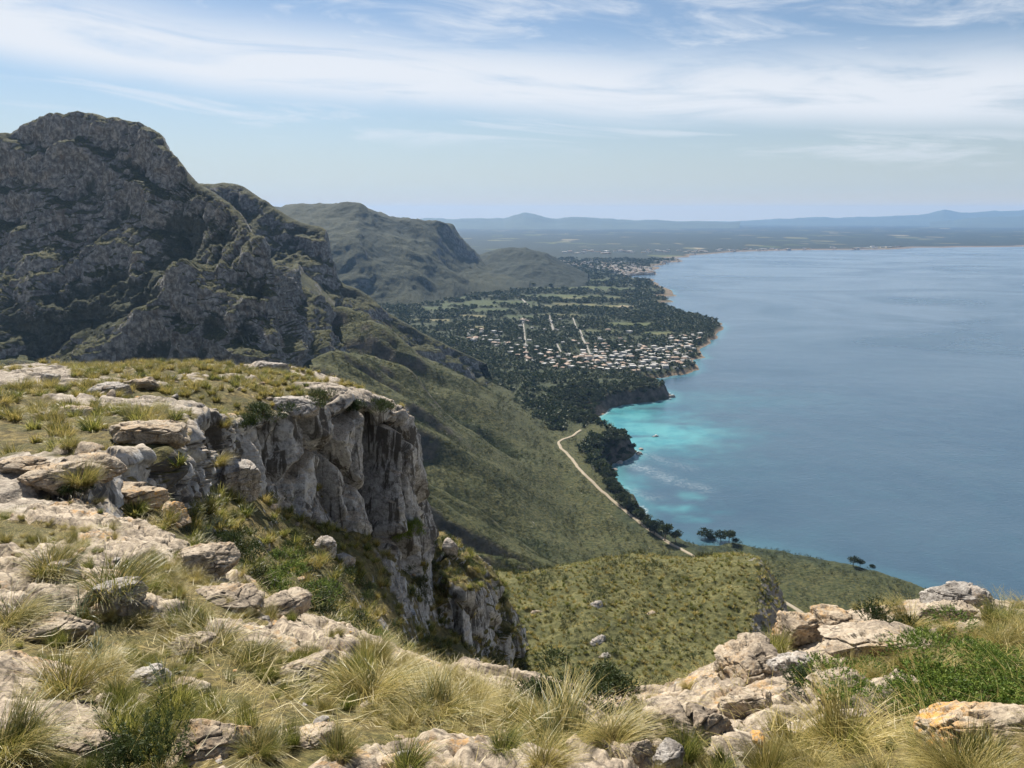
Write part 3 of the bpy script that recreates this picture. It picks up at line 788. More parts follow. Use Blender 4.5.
cr = cr.transpose(1, 0, 2)                       # rows run from the plateau over the lip and down the gully
G = loft(cr, [q(26), q(50), q(96), q(60), q(84), q(70), q(70), q(12)], [q(18), q(30), q(34), q(40), q(44), q(56), q(44), q(44), q(34), q(22), q(18), q(10)])
RR, CC = G.shape[:2]
rrow = np.repeat(np.arange(RR) / Q, CC).reshape(RR, CC)
face = ss(150, 178, rrow) * ss(326, 296, rrow) * ss(26, 62, np.tile(np.arange(CC) / Q, (RR, 1)))        # rows of the cliff face
# shape the face: buttresses, vertical flutes and blocks; the top and the gully stay softer
V = G.reshape(-1, 3)
N0 = grid_normals(smooth_grid(G, 5)); sgn = 1 if (N0[..., 2]).sum() > 0 else -1
Nn = (N0 * sgn).reshape(-1, 3)
fac = face.ravel()
dist_k = np.clip(V[:, 1] / 40.0, 0.35, 1.2)
F1, F2, r4, off = worley(V, (2.4, 2.4, 6.5), 71)
blk = (r4[:, 0] - 0.5) * 1.5 + ((r4[:, 1:4] - 0.5) * off).sum(1) * 1.5 - 1.1 * ss(0.16, 0.0, F2 - F1)
F1, F2, r4, off = worley(V + 0.4 * fbm(V, 1.5, 2, seed=5)[:, None], (2.0, 1.5, 0.5), 72)
beds = (r4[:, 0] - 0.5) + ((r4[:, 1:4] - 0.5) * off).sum(1) - 0.8 * ss(0.12, 0.0, F2 - F1)
rockm = fbm(V, (7.0, 7.0, 7.0), 4, seed=73)
gx_, gy_, _ = proj(V)
cleft = 0
for cx_, cw_, ca_ in ((381, 10, 3.6), (246, 5, 1.2), (281, 4, 0.9), (300, 3, 0.7), (349, 3.5, 0.6), (405, 4, 1.2), (172, 4, 0.6), (204, 4, 0.7)):
    cleft = cleft + ca_ * np.exp(-((gx_ + 5 * fbm(V, 3.0, 2, seed=cx_) - cx_) / cw_) ** 2)
d = -fac * 0.45 * dist_k - fac * cleft * ss(150, 215, rrow.ravel() + 30 * fbm(V, 5.0, 2, seed=70)) + fac * dist_k * (0.95 * blk + 0.55 * fbm(V, (4.0, 4.0, 9.0), 4, ridge=True, seed=74))
gul_s = ss(284, 314, rrow.ravel() + 34 * fbm(V, 5.0, 3, seed=68))
top_r = (1 - fac) * ss(-0.05, 0.2, rockm - 0.03 - 0.25 * gul_s + 0.15 * ss(0.5, 1, ss(100, 165, rrow.ravel()) * ss(200, 170, rrow.ravel())))
d = d + top_r * (0.34 * beds + 0.15) + fac * ss(36, 24, V[:, 1]) * 0.55 * beds
d = d + (1 - fac) * (0.55 * fbm(V, 6.0, 3, seed=75)) + 0.10 * fbm(V, 0.7, 3, ridge=True, seed=76) + 0.16 * fbm(V, 1.8, 3, ridge=True, seed=77) * (0.4 + 1.0 * fac) + fac * 0.14 * fbm(V, (0.5, 0.5, 1.1), 3, ridge=True, seed=79)
G = (V + Nn * d[:, None]).reshape(RR, CC, 3)
veg = (1 - fac) * np.clip(1 - 0.9 * top_r, 0, 1) + fac * ss(0.1, 0.35, fbm(V, 5.0, 3, seed=78)) * 0.7
terrain_obj('cliff', G, M_CRAG, 'flat-topped grassy crag with a grey limestone cliff falling into the gully', 'cliff', sgn, dict(veg=veg, slope=gul_s))
keep_patch('crag', G)
PATCH['crag']['veg'] = veg.reshape(RR, CC); PATCH['crag']['face'] = face

# ------------------------------------------------------------------ the ground the photographer stands on
cols = [-300,-80,0,80,160,240,320,420,520,600,680,760,860,960,1060,1280]
r1 = [(c, 800, y) for c, y in zip(cols, [2.3,2.5,2.6,2.7,2.8,2.9,3.0,3.1,3.1,3.1,3.0,2.9,2.7,2.5,2.4,2.2])]
r2 = [(-300,650,4.6),(-80,645,5.0),(0,640,5.3),(80,640,5.5),(160,645,5.6),(240,655,5.6),(320,675,5.6),(420,690,5.7),(520,712,5.7),(600,735,5.4),(680,738,5.0),(760,720,4.9),(860,705,4.7),(960,690,4.4),(1060,680,4.2),(1280,670,4.0)]
r3 = [(-300,570,7.5),(-80,570,7.8),(0,565,8.0),(80,560,8.3),(160,562,8.8),(235,592,8.6),(315,630,8.3),(415,664,8.0),(518,692,7.5),(600,708,7.1),(660,704,6.8),(735,680,6.8),(850,648,7.0),(950,634,7.2),(1060,632,7.0),(1280,640,6.5)]
r4 = [(-300,528,10),(-80,522,10.8),(0,517,11),(65,514,11.6),(132,530,11.6),(212,576,10.2),(298,618,9.5),(405,656,8.9),(515,688,8.3),(605,705,7.7),(670,696,7.7),(750,655,8.6),(850,622,9.4),(945,604,10),(1050,618,9.6),(1280,630,9)]
rows = [[(x, -4.0, CAMZ - 1.75) for x in np.linspace(-9, 9, 16)], [(x, 0.6, CAMZ - 1.95) for x in np.linspace(-4, 4, 16)]]
rows += [[P(*a) for a in r] for r in (r1, r2, r3, r4)]
e4 = np.array(rows[-1])
dn = np.array([0.6] * 4 + [2.2, 2.6, 3, 3, 3, 3, 3, 3, 3.0, 2.8, 2.6, 2.4])
r5 = e4.copy(); r5[:, 1] += 1.0; r5[:, 0] *= 1.03; r5[:, 2] -= dn * 0.5
r6 = e4.copy(); r6[:, 1] += 3.5; r6[:, 0] *= 1.1; r6[:, 2] -= dn * 2.2
r7 = e4.copy(); r7[:, 1] += 9; r7[:, 0] *= 1.3; r7[:, 2] -= dn * 6 + 1
rows += [r5, r6, r7]
rows = np.array([np.array(r_, float) for r_ in rows])
lft, rgt = rows[:, :1].copy(), rows[:, -1:].copy()          # the clifftop runs on to both sides
lft[..., 0] -= 7; lft[..., 2] -= 0.6; rgt[..., 0] += 7; rgt[..., 2] -= 0.9
rows = np.concatenate([lft, rows, rgt], 1)
G = loft(rows, [q(14), q(60), q(110), q(90), q(56), q(30), q(26), q(10)], [q(40), q(20), q(34)] + [q(44)] * 12 + [q(30), q(40)])
V = G.reshape(-1, 3)
RR, CC = G.shape[:2]
N0 = grid_normals(smooth_grid(G, 6)); sgn = 1 if N0[..., 2].sum() > 0 else -1
Nn = (N0 * sgn).reshape(-1, 3)
gx, gy, gf = proj(V)
pale = np.zeros(len(V))
# the bare rocky rim that runs along the edge of the slope, and the big slab at the right
rim = np.array([P(*a)[:2] for a in [(120,520,12),(200,570,10),(290,625,9),(400,668,8.2),(500,697,7.7),(590,720,6.6)]])
slab = np.array([P(*a)[:2] for a in [(760,690,6.4),(830,655,7.2),(880,635,8),(940,612,9.4)]])
v2 = V[:, :2]
pale = 0.42 * np.exp(-(dist_line(v2, rim) / 0.75) ** 2) + 0.6 * np.exp(-(dist_line(v2, slab) / 1.1) ** 2)
rm = fbm(V, (1.9, 1.9, 1.9), 4, seed=81) + pale - 0.03
for a, b, rr_, am in [(560,735,0.9,0.35),(380,695,0.8,0.3),(845,735,0.7,0.3),(960,705,0.9,0.4),(70,680,0.7,0.25),(250,640,0.5,0.25)]:
    c_ = P(a, b, 5.4)
    rm = rm - am * np.exp(-((V[:, 0] - c_[0]) ** 2 + (V[:, 1] - c_[1]) ** 2) / rr_ ** 2)
rockf = ss(-0.04, 0.10, rm)
Wp = V + 0.12 * np.column_stack([fbm(V, 0.5, 2, seed=i) for i in (1, 2, 3)])
F1, F2, r4_, off = worley(Wp, (1.25, 0.9, 0.30), 82)
b1 = (r4_[:, 0] - 0.5) + ((r4_[:, 1:4] - 0.5) * off).sum(1) - 0.9 * ss(0.10, 0.0, F2 - F1)
F1, F2, r4_, off = worley(Wp, (0.42, 0.36, 0.12), 83)
b2 = (r4_[:, 0] - 0.5) + ((r4_[:, 1:4] - 0.5) * off).sum(1) - 0.9 * ss(0.12, 0.0, F2 - F1)
flat = 1 - 0.75 * np.exp(-(dist_line(v2, slab) / 1.3) ** 2)
d = rockf * (0.07 + 0.13 * b1 * flat + 0.030 * b2 * flat + 0.055 * fbm(V, 0.22, 4, ridge=True, seed=84)) + 0.16 * fbm(V, 1.6, 3, seed=85) + 0.02 * fbm(V, 0.12, 3, seed=86)
d = d * np.clip((V[:, 1] + 0.5) / 2.5, 0.15, 1)
G = (V + Nn * d[:, None]).reshape(RR, CC, 3)
terrain_obj('ground', G, M_GROUND, 'broken pale limestone and dry grassy soil on the clifftop', 'ground', sgn, dict(rock=rockf))
keep_patch('ground', G)
PATCH['ground']['rock'] = rockf.reshape(RR, CC)
print('near terrain', time.time() - T0)
# ------------------------------------------------------------------ plant materials
def mat_grass(name, straw, mid, green, bias=0.0):
    t = NT(name)
    h = t.attr('hue'); tt = t.attr('along')
    rnd = t.n('ShaderNodeObjectInfo').outputs['Random']
    v = t.math('ADD', h, t.math('MULTIPLY', t.math('SUBTRACT', rnd, 0.5), 0.5))
    c = t.ramp(t.math('ADD', v, bias, clamp=True), [(0.10, green), (0.42, mid), (0.70, straw), (0.95, tuple(min(1, q * 1.25) for q in straw))])
    dead = (0.085, 0.062, 0.032)
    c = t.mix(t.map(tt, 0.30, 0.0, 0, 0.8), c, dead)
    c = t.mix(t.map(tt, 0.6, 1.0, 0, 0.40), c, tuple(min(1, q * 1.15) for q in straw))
    t.b.inputs['Roughness'].default_value = 0.42; t.b.inputs['Specular IOR Level'].default_value = 0.45
    t.put(c, t.b.inputs['Base Color'])
    tr = t.n('ShaderNodeBsdfTranslucent'); t.put(c, tr.inputs['Color'])
    mx = t.n('ShaderNodeMixShader'); mx.inputs[0].default_value = 0.38
    t.t.links.new(t.b.outputs[0], mx.inputs[1]); t.t.links.new(tr.outputs[0], mx.inputs[2])
    t.t.links.new(mx.outputs[0], t.out.inputs['Surface'])
    return t.m
M_GR = mat_grass('tussock_grass', (0.385, 0.312, 0.108), (0.178, 0.172, 0.034), (0.055, 0.080, 0.012))
M_GRG = mat_grass('green_grass', (0.38, 0.35, 0.10), (0.135, 0.155, 0.024), (0.038, 0.068, 0.011), -0.12)
M_GRS = mat_grass('straw_grass', (0.44, 0.355, 0.128), (0.245, 0.215, 0.055), (0.085, 0.105, 0.017), 0.04)
M_ASPH = mat_grass('asphodel_leaf', (0.17, 0.20, 0.12), (0.075, 0.105, 0.055), (0.045, 0.075, 0.040), -0.1)
def mat_leaf(name, a, b, c):
    t = NT(name); h = t.attr('hue')
    rnd = t.n('ShaderNodeObjectInfo').outputs['Random']
    col = t.ramp(t.math('ADD', h, t.math('MULTIPLY', t.math('SUBTRACT', rnd, 0.5), 0.35), clamp=True), [(0.1, a), (0.5, b), (0.9, c)])
    t.b.inputs['Roughness'].default_value = 0.55
    t.put(col, t.b.inputs['Base Color'])
    tr = t.n('ShaderNodeBsdfTranslucent'); t.put(col, tr.inputs['Color'])
    mx = t.n('ShaderNodeMixShader'); mx.inputs[0].default_value = 0.25
    t.t.links.new(t.b.outputs[0], mx.inputs[1]); t.t.links.new(tr.outputs[0], mx.inputs[2])
    t.t.links.new(mx.outputs[0], t.out.inputs['Surface'])
    return t.m
M_BUSH = mat_leaf('bright_shrub_leaf', (0.040, 0.080, 0.010), (0.105, 0.165, 0.022), (0.20, 0.245, 0.045))
M_BUSHD = mat_leaf('dark_shrub_leaf', (0.016, 0.030, 0.010), (0.034, 0.055, 0.016), (0.080, 0.098, 0.034))
M_BUSHG = mat_leaf('grey_shrub_leaf', (0.040, 0.052, 0.032), (0.085, 0.105, 0.065), (0.16, 0.175, 0.115))
M_PINE = mat_leaf('pine_needles', (0.012, 0.022, 0.010), (0.028, 0.044, 0.018), (0.066, 0.082, 0.032))
M_PINEF = mat_leaf('wood_leaf', (0.016, 0.028, 0.012), (0.038, 0.056, 0.022), (0.085, 0.100, 0.040))
M_SCRUB = mat_leaf('scrub_leaf', (0.020, 0.026, 0.010), (0.046, 0.055, 0.020), (0.095, 0.095, 0.036))
M_BARK = plain('bark', (0.10, 0.075, 0.055), 0.9, 0.4, 6.0)

# ------------------------------------------------------------------ plant meshes
def blades(n, rad, height, seed, seg=4, width=0.006, curv=(0.3, 1.5), spread=0.6, wind=0.45, lo=0.40):
    r = np.random.default_rng(seed)
    rr = rad * 0.42 * np.sqrt(r.random(n)); az = r.random(n) * 2 * np.pi
    base = np.column_stack([rr * np.cos(az), rr * np.sin(az), np.full(n, -0.02)])
    az = az + r.normal(size=n) * 0.5
    th0 = 0.05 + spread * rr / (rad * 0.42) * r.random(n) + 0.18 * r.random(n)
    cv = curv[0] + (curv[1] - curv[0]) * r.random(n) ** 1.3
    L = height * (lo + (1.15 - lo) * r.random(n))
    az = az + 0.55 * np.sin(az * 2 + seed) + 0.35 * np.sin(az * 3 + 2 * seed)      # uneven, tangled fans
    az_w = az + wind * (-np.sin(az))            # drift a little towards +x
    hue = r.random(n)
    side = np.column_stack([-np.sin(az_w), np.cos(az_w), r.normal(size=n) * 0.25])
    tw = r.normal(size=n) * 0.6
    rad_d = np.column_stack([np.cos(az_w), np.sin(az_w), np.zeros(n)])
    side = side * np.cos(tw)[:, None] + rad_d * np.sin(tw)[:, None]
    P0 = base.copy(); rows = []; al = []
    for k in range(seg + 1):
        t = k / seg
        w = width * (1.05 - t) ** 0.7 * (0.7 + 0.6 * r.random(1))
        rows.append(np.stack([P0 - side * (w / 2), P0 + side * (w / 2)], 1))
        al.append(t)
        th = th0 + cv * (t + 0.5 / seg) ** 1.4
        st = (L / seg)[:, None]
        P0 = P0 + st * (np.sin(th)[:, None] * rad_d + np.cos(th)[:, None] * np.array([0, 0, 1.0]))
    V = np.stack(rows, 1)                        # n, seg+1, 2, 3
    idx = np.arange(n * (seg + 1) * 2).reshape(n, seg + 1, 2)
    F = np.stack([idx[:, :-1, 0], idx[:, :-1, 1], idx[:, 1:, 1], idx[:, 1:, 0]], -1).reshape(-1, 4)
    along = np.broadcast_to(np.array(al)[None, :, None], idx.shape).ravel()
    hues = np.broadcast_to(hue[:, None, None], idx.shape).ravel()
    return V.reshape(-1, 3), F, hues, along
def join(parts):
    Vs, Fs, hs, al, o = [], [], [], [], 0
    for V, F, h, a in parts:
        Vs.append(V); Fs.append(F + o); hs.append(h); al.append(a); o += len(V)
    return np.vstack(Vs), np.vstack(Fs), np.concatenate(hs), np.concatenate(al)
def tuft_mesh(name, mat, seed, n, height, width, seg=4, rad=0.5, **k):
    a = blades(n, rad, height, seed, seg, width, **k)
    b = blades(n // 3, rad * 1.25, height * 0.42, seed + 50, 2, width, curv=(0.8, 2.0), spread=1.0)     # dead skirt
    b = (b[0], b[1], b[2] * 0.4 + 0.62, b[3] * 0.35)
    V, F, h, al = join([a, b])
    return raw_mesh(name, V, F, mat, False, dict(hue=h, along=al))
# all built about 1 m wide, scaled when they are set out
NEAR_T = [tuft_mesh('tussock', M_GR, 100 + i, 760, 0.72 + 0.06 * i, 0.0075, 5, curv=(0.2 + 0.1 * i, 1.5 + 0.15 * i)) for i in range(3)]
NEAR_S = [tuft_mesh('tussock', M_GRS, 110 + i, 820, 0.80, 0.0065, 5, curv=(0.7, 2.1), spread=0.8, wind=0.7) for i in range(3)]
NEAR_G = [tuft_mesh('tussock', M_GRG, 120 + i, 560, 0.68, 0.0085, 5, curv=(0.1, 1.1), spread=0.45) for i in range(2)]
ASPH = [tuft_mesh('asphodel', M_ASPH, 130 + i, 46, 0.75, 0.030, 6, rad=0.25, curv=(0.5, 1.8)) for i in range(2)]
MID_T = [tuft_mesh('tussock', m, 140 + i, 190, 0.62, 0.022, 3) for i, m in enumerate((M_GR, M_GRS, M_GRG))]
FAR_T = [tuft_mesh('tussock', m, 150 + i, 46, 0.62, 0.055, 2, curv=(0.2, 1.2), spread=0.8) for i, m in enumerate((M_GR, M_GRS, M_GRG, M_GR))]

def leaves(centres, normals, size, seed, aspect=2.2, hue=None, tilt=0.8):
    r = np.random.default_rng(seed); n = len(centres)
    d = normals + r.normal(size=(n, 3)) * tilt
    d /= np.linalg.norm(d, axis=1)[:, None]
    s = np.cross(d, r.normal(size=(n, 3))); s /= np.linalg.norm(s, axis=1)[:, None]
    L = size * (0.6 + 0.8 * r.random(n))[:, None]; w = L / aspect
    V = np.stack([centres - s * w * 0.25, centres + s * w * 0.25, centres + d * L * 0.6 + s * w * 0.5, centres + d * L, centres + d * L * 0.6 - s * w * 0.5], 1)
    # a kite of two quads would waste faces: one five-cornered leaf
    F = np.arange(n * 5).reshape(n, 5)
    h = r.random(n) if hue is None else hue
    return V.reshape(-1, 3), F, np.repeat(h, 5)
def shrub_mesh(name, mat, seed, n_spray, size, per=12, lumps=7, flat=0.6):
    """a mound of short leafy sprays, about 1 m across"""
    r = np.random.default_rng(seed)
    lc = np.column_stack([r.normal(size=lumps) * 0.24, r.normal(size=lumps) * 0.24, 0.10 + 0.25 * r.random(lumps)])
    lr = 0.14 + 0.14 * r.random(lumps)
    k = r.integers(0, lumps, n_spray)
    d = r.normal(size=(n_spray, 3)); d /= np.linalg.norm(d, axis=1)[:, None]
    d[:, 2] = np.abs(d[:, 2]) * 0.9 - 0.15
    c = lc[k] + d * (lr[k] * (0.55 + 0.5 * r.random(n_spray)))[:, None]
    c[:, 2] = np.maximum(c[:, 2], 0.0)
    up = d * 0.7 + np.array([0, 0, 0.8]); up /= np.linalg.norm(up, axis=1)[:, None]
    sl = size * 3.2 * (0.6 + 0.8 * r.random(n_spray))
    t = np.tile(np.linspace(0, 1, per), n_spray)
    ci = np.repeat(c, per, 0) + np.repeat(up * sl[:, None], per, 0) * t[:, None]
    sh = np.repeat(r.random(n_spray), per) * 0.75 + 0.25 * t
    V, F, h = leaves(ci, np.repeat(up, per, 0), size, seed + 1, 3.0, sh)
    V[:, 2] *= flat / 0.6
    return raw_mesh(name, V, F, mat, False, dict(hue=h))
SH_B = [shrub_mesh('shrub', M_BUSH, 200 + i, 3000, 0.017, 13, 18) for i in range(2)]
SH_D = [shrub_mesh('shrub', M_BUSHD, 210 + i, 620, 0.036, 11, 8) for i in range(3)]
SH_G = [shrub_mesh('shrub', M_BUSHG, 220, 420, 0.034, 10, 6)]
SH_M = [shrub_mesh('shrub', m, 230 + i, 90, 0.075, 7, 6) for i, m in enumerate((M_BUSHD, M_SCRUB, M_BUSHD))]
SH_F = [shrub_mesh('shrub', m, 240 + i, 16, 0.20, 5, 5) for i, m in enumerate((M_SCRUB, M_BUSHD, M_SCRUB))]
def upright_mesh(seed):
    """a many-stemmed upright rosemary-like bush"""
    r = np.random.default_rng(seed); ns = 70; per = 40
    b = np.column_stack([r.normal(size=ns) * 0.15, r.normal(size=ns) * 0.15, np.zeros(ns)])
    up = np.column_stack([b[:, 0] * 1.8, b[:, 1] * 1.8, np.ones(ns)]) + r.normal(size=(ns, 3)) * 0.14
    up /= np.linalg.norm(up, axis=1)[:, None]
    L = 0.35 + 0.45 * r.random(ns)
    t = np.tile(np.linspace(0.25, 1, per), ns)
    ci = np.repeat(b, per, 0) + np.repeat(up * L[:, None], per, 0) * t[:, None]
    V, F, h = leaves(ci, np.repeat(up, per, 0) + r.normal(size=(ns * per, 3)) * 0.8, 0.05, seed, 4.0, np.repeat(r.random(ns), per) * 0.5 + 0.5 * t)
    return raw_mesh('shrub', V, F, M_BUSHD, False, dict(hue=h))
SH_U = upright_mesh(260)

# ------------------------------------------------------------------ scattering of what nobody could count
def instancer(name, pts, yaw, scl, idx, meshes, label, cat, tiltv=None):
    c = bpy.data.collections.new(name + ' sources')
    for i, m in enumerate(meshes):
        c.objects.link(bpy.data.objects.new('%s source %02d' % (name, i), m))
    n = len(pts)
    me = bpy.data.meshes.new(name); me.vertices.add(n)
    me.vertices.foreach_set('co', np.asarray(pts, np.float32).ravel())
    a = me.attributes.new('rot', 'FLOAT_VECTOR', 'POINT')
    rt = np.zeros((n, 3), np.float32); rt[:, 2] = yaw
    if tiltv is not None: rt[:, :2] = tiltv
    a.data.foreach_set('vector', rt.ravel())
    a = me.attributes.new('scl', 'FLOAT_VECTOR', 'POINT')
    sc = np.asarray(scl, np.float32); sc = np.repeat(sc[:, None], 3, 1) if sc.ndim == 1 else sc
    a.data.foreach_set('vector', np.ascontiguousarray(sc).ravel())
    a = me.attributes.new('idx', 'INT', 'POINT'); a.data.foreach_set('value', np.asarray(idx, np.int32))
    o = obj(name, me)
    g = bpy.data.node_groups.new(name, 'GeometryNodeTree')
    g.interface.new_socket('Geometry', in_out='INPUT', socket_type='NodeSocketGeometry')
    g.interface.new_socket('Geometry', in_out='OUTPUT', socket_type='NodeSocketGeometry')
    gi = g.nodes.new('NodeGroupInput'); go = g.nodes.new('NodeGroupOutput')
    ip = g.nodes.new('GeometryNodeInstanceOnPoints'); ci = g.nodes.new('GeometryNodeCollectionInfo')
    ci.inputs['Collection'].default_value = c
    ci.inputs['Separate Children'].default_value = True; ci.inputs['Reset Children'].default_value = True
    def na(nm, ty):
        q_ = g.nodes.new('GeometryNodeInputNamedAttribute'); q_.data_type = ty; q_.inputs['Name'].default_value = nm
        return [s_ for s_ in q_.outputs if s_.enabled and s_.name == 'Attribute'][0]
    ip.inputs['Pick Instance'].default_value = True
    g.links.new(gi.outputs[0], ip.inputs['Points']); g.links.new(ci.outputs[0], ip.inputs['Instance'])
    g.links.new(na('idx', 'INT'), ip.inputs['Instance Index'])
    e2r = g.nodes.new('FunctionNodeEulerToRotation'); g.links.new(na('rot', 'FLOAT_VECTOR'), e2r.inputs[0])
    g.links.new(e2r.outputs[0], ip.inputs['Rotation']); g.links.new(na('scl', 'FLOAT_VECTOR'), ip.inputs['Scale'])
    g.links.new(ip.outputs[0], go.inputs[0])
    md = o.modifiers.new('scatter', 'NODES'); md.node_group = g
    return tag(o, label, cat, kind='stuff')
def sample_patch(name, n, mask=None, seed=0, frame=90):
    """n points spread evenly over the patch where mask allows; (points, normals, row, col)"""
    r = np.random.default_rng(seed); p = PATCH[name]; G = p['G']; R, C = G.shape[:2]
    A = np.linalg.norm(np.cross(np.diff(G[:, :-1], axis=0), np.diff(G[:-1], axis=1)), axis=2)
    w = A.copy()
    if mask is not None: w = w * mask[:-1, :-1]
    px, py = p['px'][:-1, :-1], p['py'][:-1, :-1]
    w = w * ((px > -frame * 4) & (px < W + frame * 4) & (py < H + 90) & (p['f'][:-1, :-1] > 0.6))
    w = w.ravel() / w.sum()
    k = r.choice(len(w), n, p=w); i, j = k // (C - 1), k % (C - 1)
    a, b = r.random(n)[:, None], r.random(n)[:, None]
    q_ = (G[i, j] * (1 - a) + G[i + 1, j] * a) * (1 - b) + (G[i, j + 1] * (1 - a) + G[i + 1, j + 1] * a) * b
    return q_, p['N'][i, j], i, j
def pick(name, px, py):
    """the visible surface point of the patch at this place of the photograph"""
    p = PATCH[name]
    d2 = (p['px'] - px) ** 2 + (p['py'] - py) ** 2
    m = (d2 < max(9.0, d2.min() * 1.5)) & (p['f'] > 0.4)
    f = np.where(m, p['f'], 1e9)
    k = np.unravel_index(f.argmin(), f.shape)
    return p['G'][k], p['N'][k], p['f'][k]
rr = np.random.default_rng(77)

# grass among the rocks close by
gm = 1 - PATCH['ground']['rock']
gm = np.clip(gm, 0.05, 1) * (1 - 0.85 * np.exp(-(dist_line(PATCH['ground']['G'].reshape(-1, 3)[:, :2], rim[3:]) / 0.45) ** 2)).reshape(gm.shape) * (PATCH['ground']['G'][..., 1] > 1.7)
pts, nn, i, j = sample_patch('ground', 8800, gm, 1)
clump = fbm(pts, 1.3, 3, seed=91)
k_ = (clump > -0.10) | (rr.random(len(pts)) < 0.35)
for a_, b_, r_ in [(962,700,.8),(893,698,.45),(962,662,.6),(1012,684,.5),(880,650,.75),(835,648,.5),(806,690,.35)]:
    k_ &= np.linalg.norm(pts[:, :2] - pick('ground', a_, b_)[0][:2], axis=1) > r_
pts = pts[k_]; clump = clump[k_]
tone = fbm(pts, 2.2, 2, seed=92) + rr.normal(size=len(pts)) * 0.12
ix = np.where(tone > 0.06, 3 + rr.integers(0, 3, len(pts)), np.where(tone < -0.12, 6 + rr.integers(0, 2, len(pts)), rr.integers(0, 3, len(pts))))
sc = (0.09 + 0.24 * rr.random(len(pts)) ** 2.2) * (0.8 + 0.6 * ss(0, 0.3, clump))
sc = np.minimum(sc, 0.12 + 0.085 * pts[:, 1])
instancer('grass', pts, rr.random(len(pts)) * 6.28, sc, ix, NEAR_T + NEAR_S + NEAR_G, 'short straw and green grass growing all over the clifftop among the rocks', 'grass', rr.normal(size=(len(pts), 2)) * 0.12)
# dead blades lying between the tufts
def litter_mesh(seed):
    V, F, h, al = blades(70, 1.6, 0.34, seed, 3, 0.007, curv=(0.2, 0.9), spread=0.4, wind=0.3)
    r = np.random.default_rng(seed); n = 70; k = len(V) // n
    V = V.reshape(n, k, 3); b = V[:, :1].copy(); d = V - b
    d = np.stack([d[..., 0] + d[..., 2] * np.cos(r.random(n) * 6.28)[:, None] * 0.9, d[..., 1] + d[..., 2] * np.sin(r.random(n) * 6.28)[:, None] * 0.9, d[..., 2] * 0.22], -1)
    return raw_mesh('litter', (b + d).reshape(-1, 3) + np.array((0, 0, 0.02)), F, M_GRS, False, dict(hue=h * 0.5 + 0.45, along=np.full(len(h), 0.4) + 0.4 * al))
LIT = [litter_mesh(160 + k) for k in range(4)]
pts, nn, i, j = sample_patch('ground', 2600, np.clip(1 - PATCH['ground']['rock'], 0.08, 1) * (PATCH['ground']['G'][..., 1] > 1.7), 15)
instancer('dry_grass', pts, rr.random(len(pts)) * 6.28, 0.25 + 0.35 * rr.random(len(pts)), rr.integers(0, 4, len(pts)), LIT, 'dead flattened grass blades lying over the clifftop soil', 'dry grass', rr.normal(size=(len(pts), 2)) * 0.15)
# tussocks of the crag, its gully and the spur
face = PATCH['crag']['face']; veg = PATCH['crag']['veg']
Nz = PATCH['crag']['N'][..., 2]
gm = ss(0.25, 0.6, veg) * ss(0.08, 0.3, Nz) * (1 - 0.85 * face)
pts, nn, i, j = sample_patch('crag', 5200, gm, 2)
cl = fbm(pts, 5.0, 3, seed=93)
k_ = (cl > -0.12) | (rr.random(len(pts)) < 0.5); pts, i = pts[k_], i[k_]
gul_ = i / Q > 300
p2, n2_, i2, j2 = sample_patch('spur', 1500, ss(0.35, 0.55, SPN), 3)
pts = np.vstack([pts, p2]); gul_ = np.concatenate([gul_, np.ones(len(p2), bool)])
ix = rr.choice([0, 1, 2], len(pts), p=[0.5, 0.3, 0.2]); ix = np.where(gul_ & (rr.random(len(pts)) < 0.45), 2, ix)
bush = gul_ & (fbm(pts, 4.0, 2, seed=94) > 0.06) & (rr.random(len(pts)) < 0.55)
ix = np.where(bush, 3 + rr.integers(0, 3, len(pts)), ix)
sc = (0.45 + 0.55 * rr.random(len(pts))) * np.where(bush, 1.15, 1.0) * np.clip(pts[:, 1] / 20, 0.5, 1)
instancer('grass', pts, rr.random(len(pts)) * 6.28, sc, ix, MID_T + SH_M, 'tufted dry grass and low scrub over the crag, gully and spur', 'grass', rr.normal(size=(len(pts), 2)) * 0.15)
# the knoll
Nz = PATCH['knoll']['N'][..., 2]
vis = (PATCH['knoll']['G'][..., 1] < 200)
pts, nn, i, j = sample_patch('knoll', 15000, ss(0.35, 0.6, Nz) * vis, 4)
cl = fbm(pts, 9.0, 3, seed=95)
ix = rr.choice([0, 1, 2, 3], len(pts), p=[0.30, 0.14, 0.36, 0.20])
ix = np.where((cl > 0.10) & (rr.random(len(pts)) < 0.5), 4 + rr.integers(0, 3, len(pts)), ix)
instancer('grass', pts, rr.random(len(pts)) * 6.28, 0.45 + 0.60 * rr.random(len(pts)), ix, FAR_T + SH_F, 'straw green tussocks covering the knoll', 'grass')
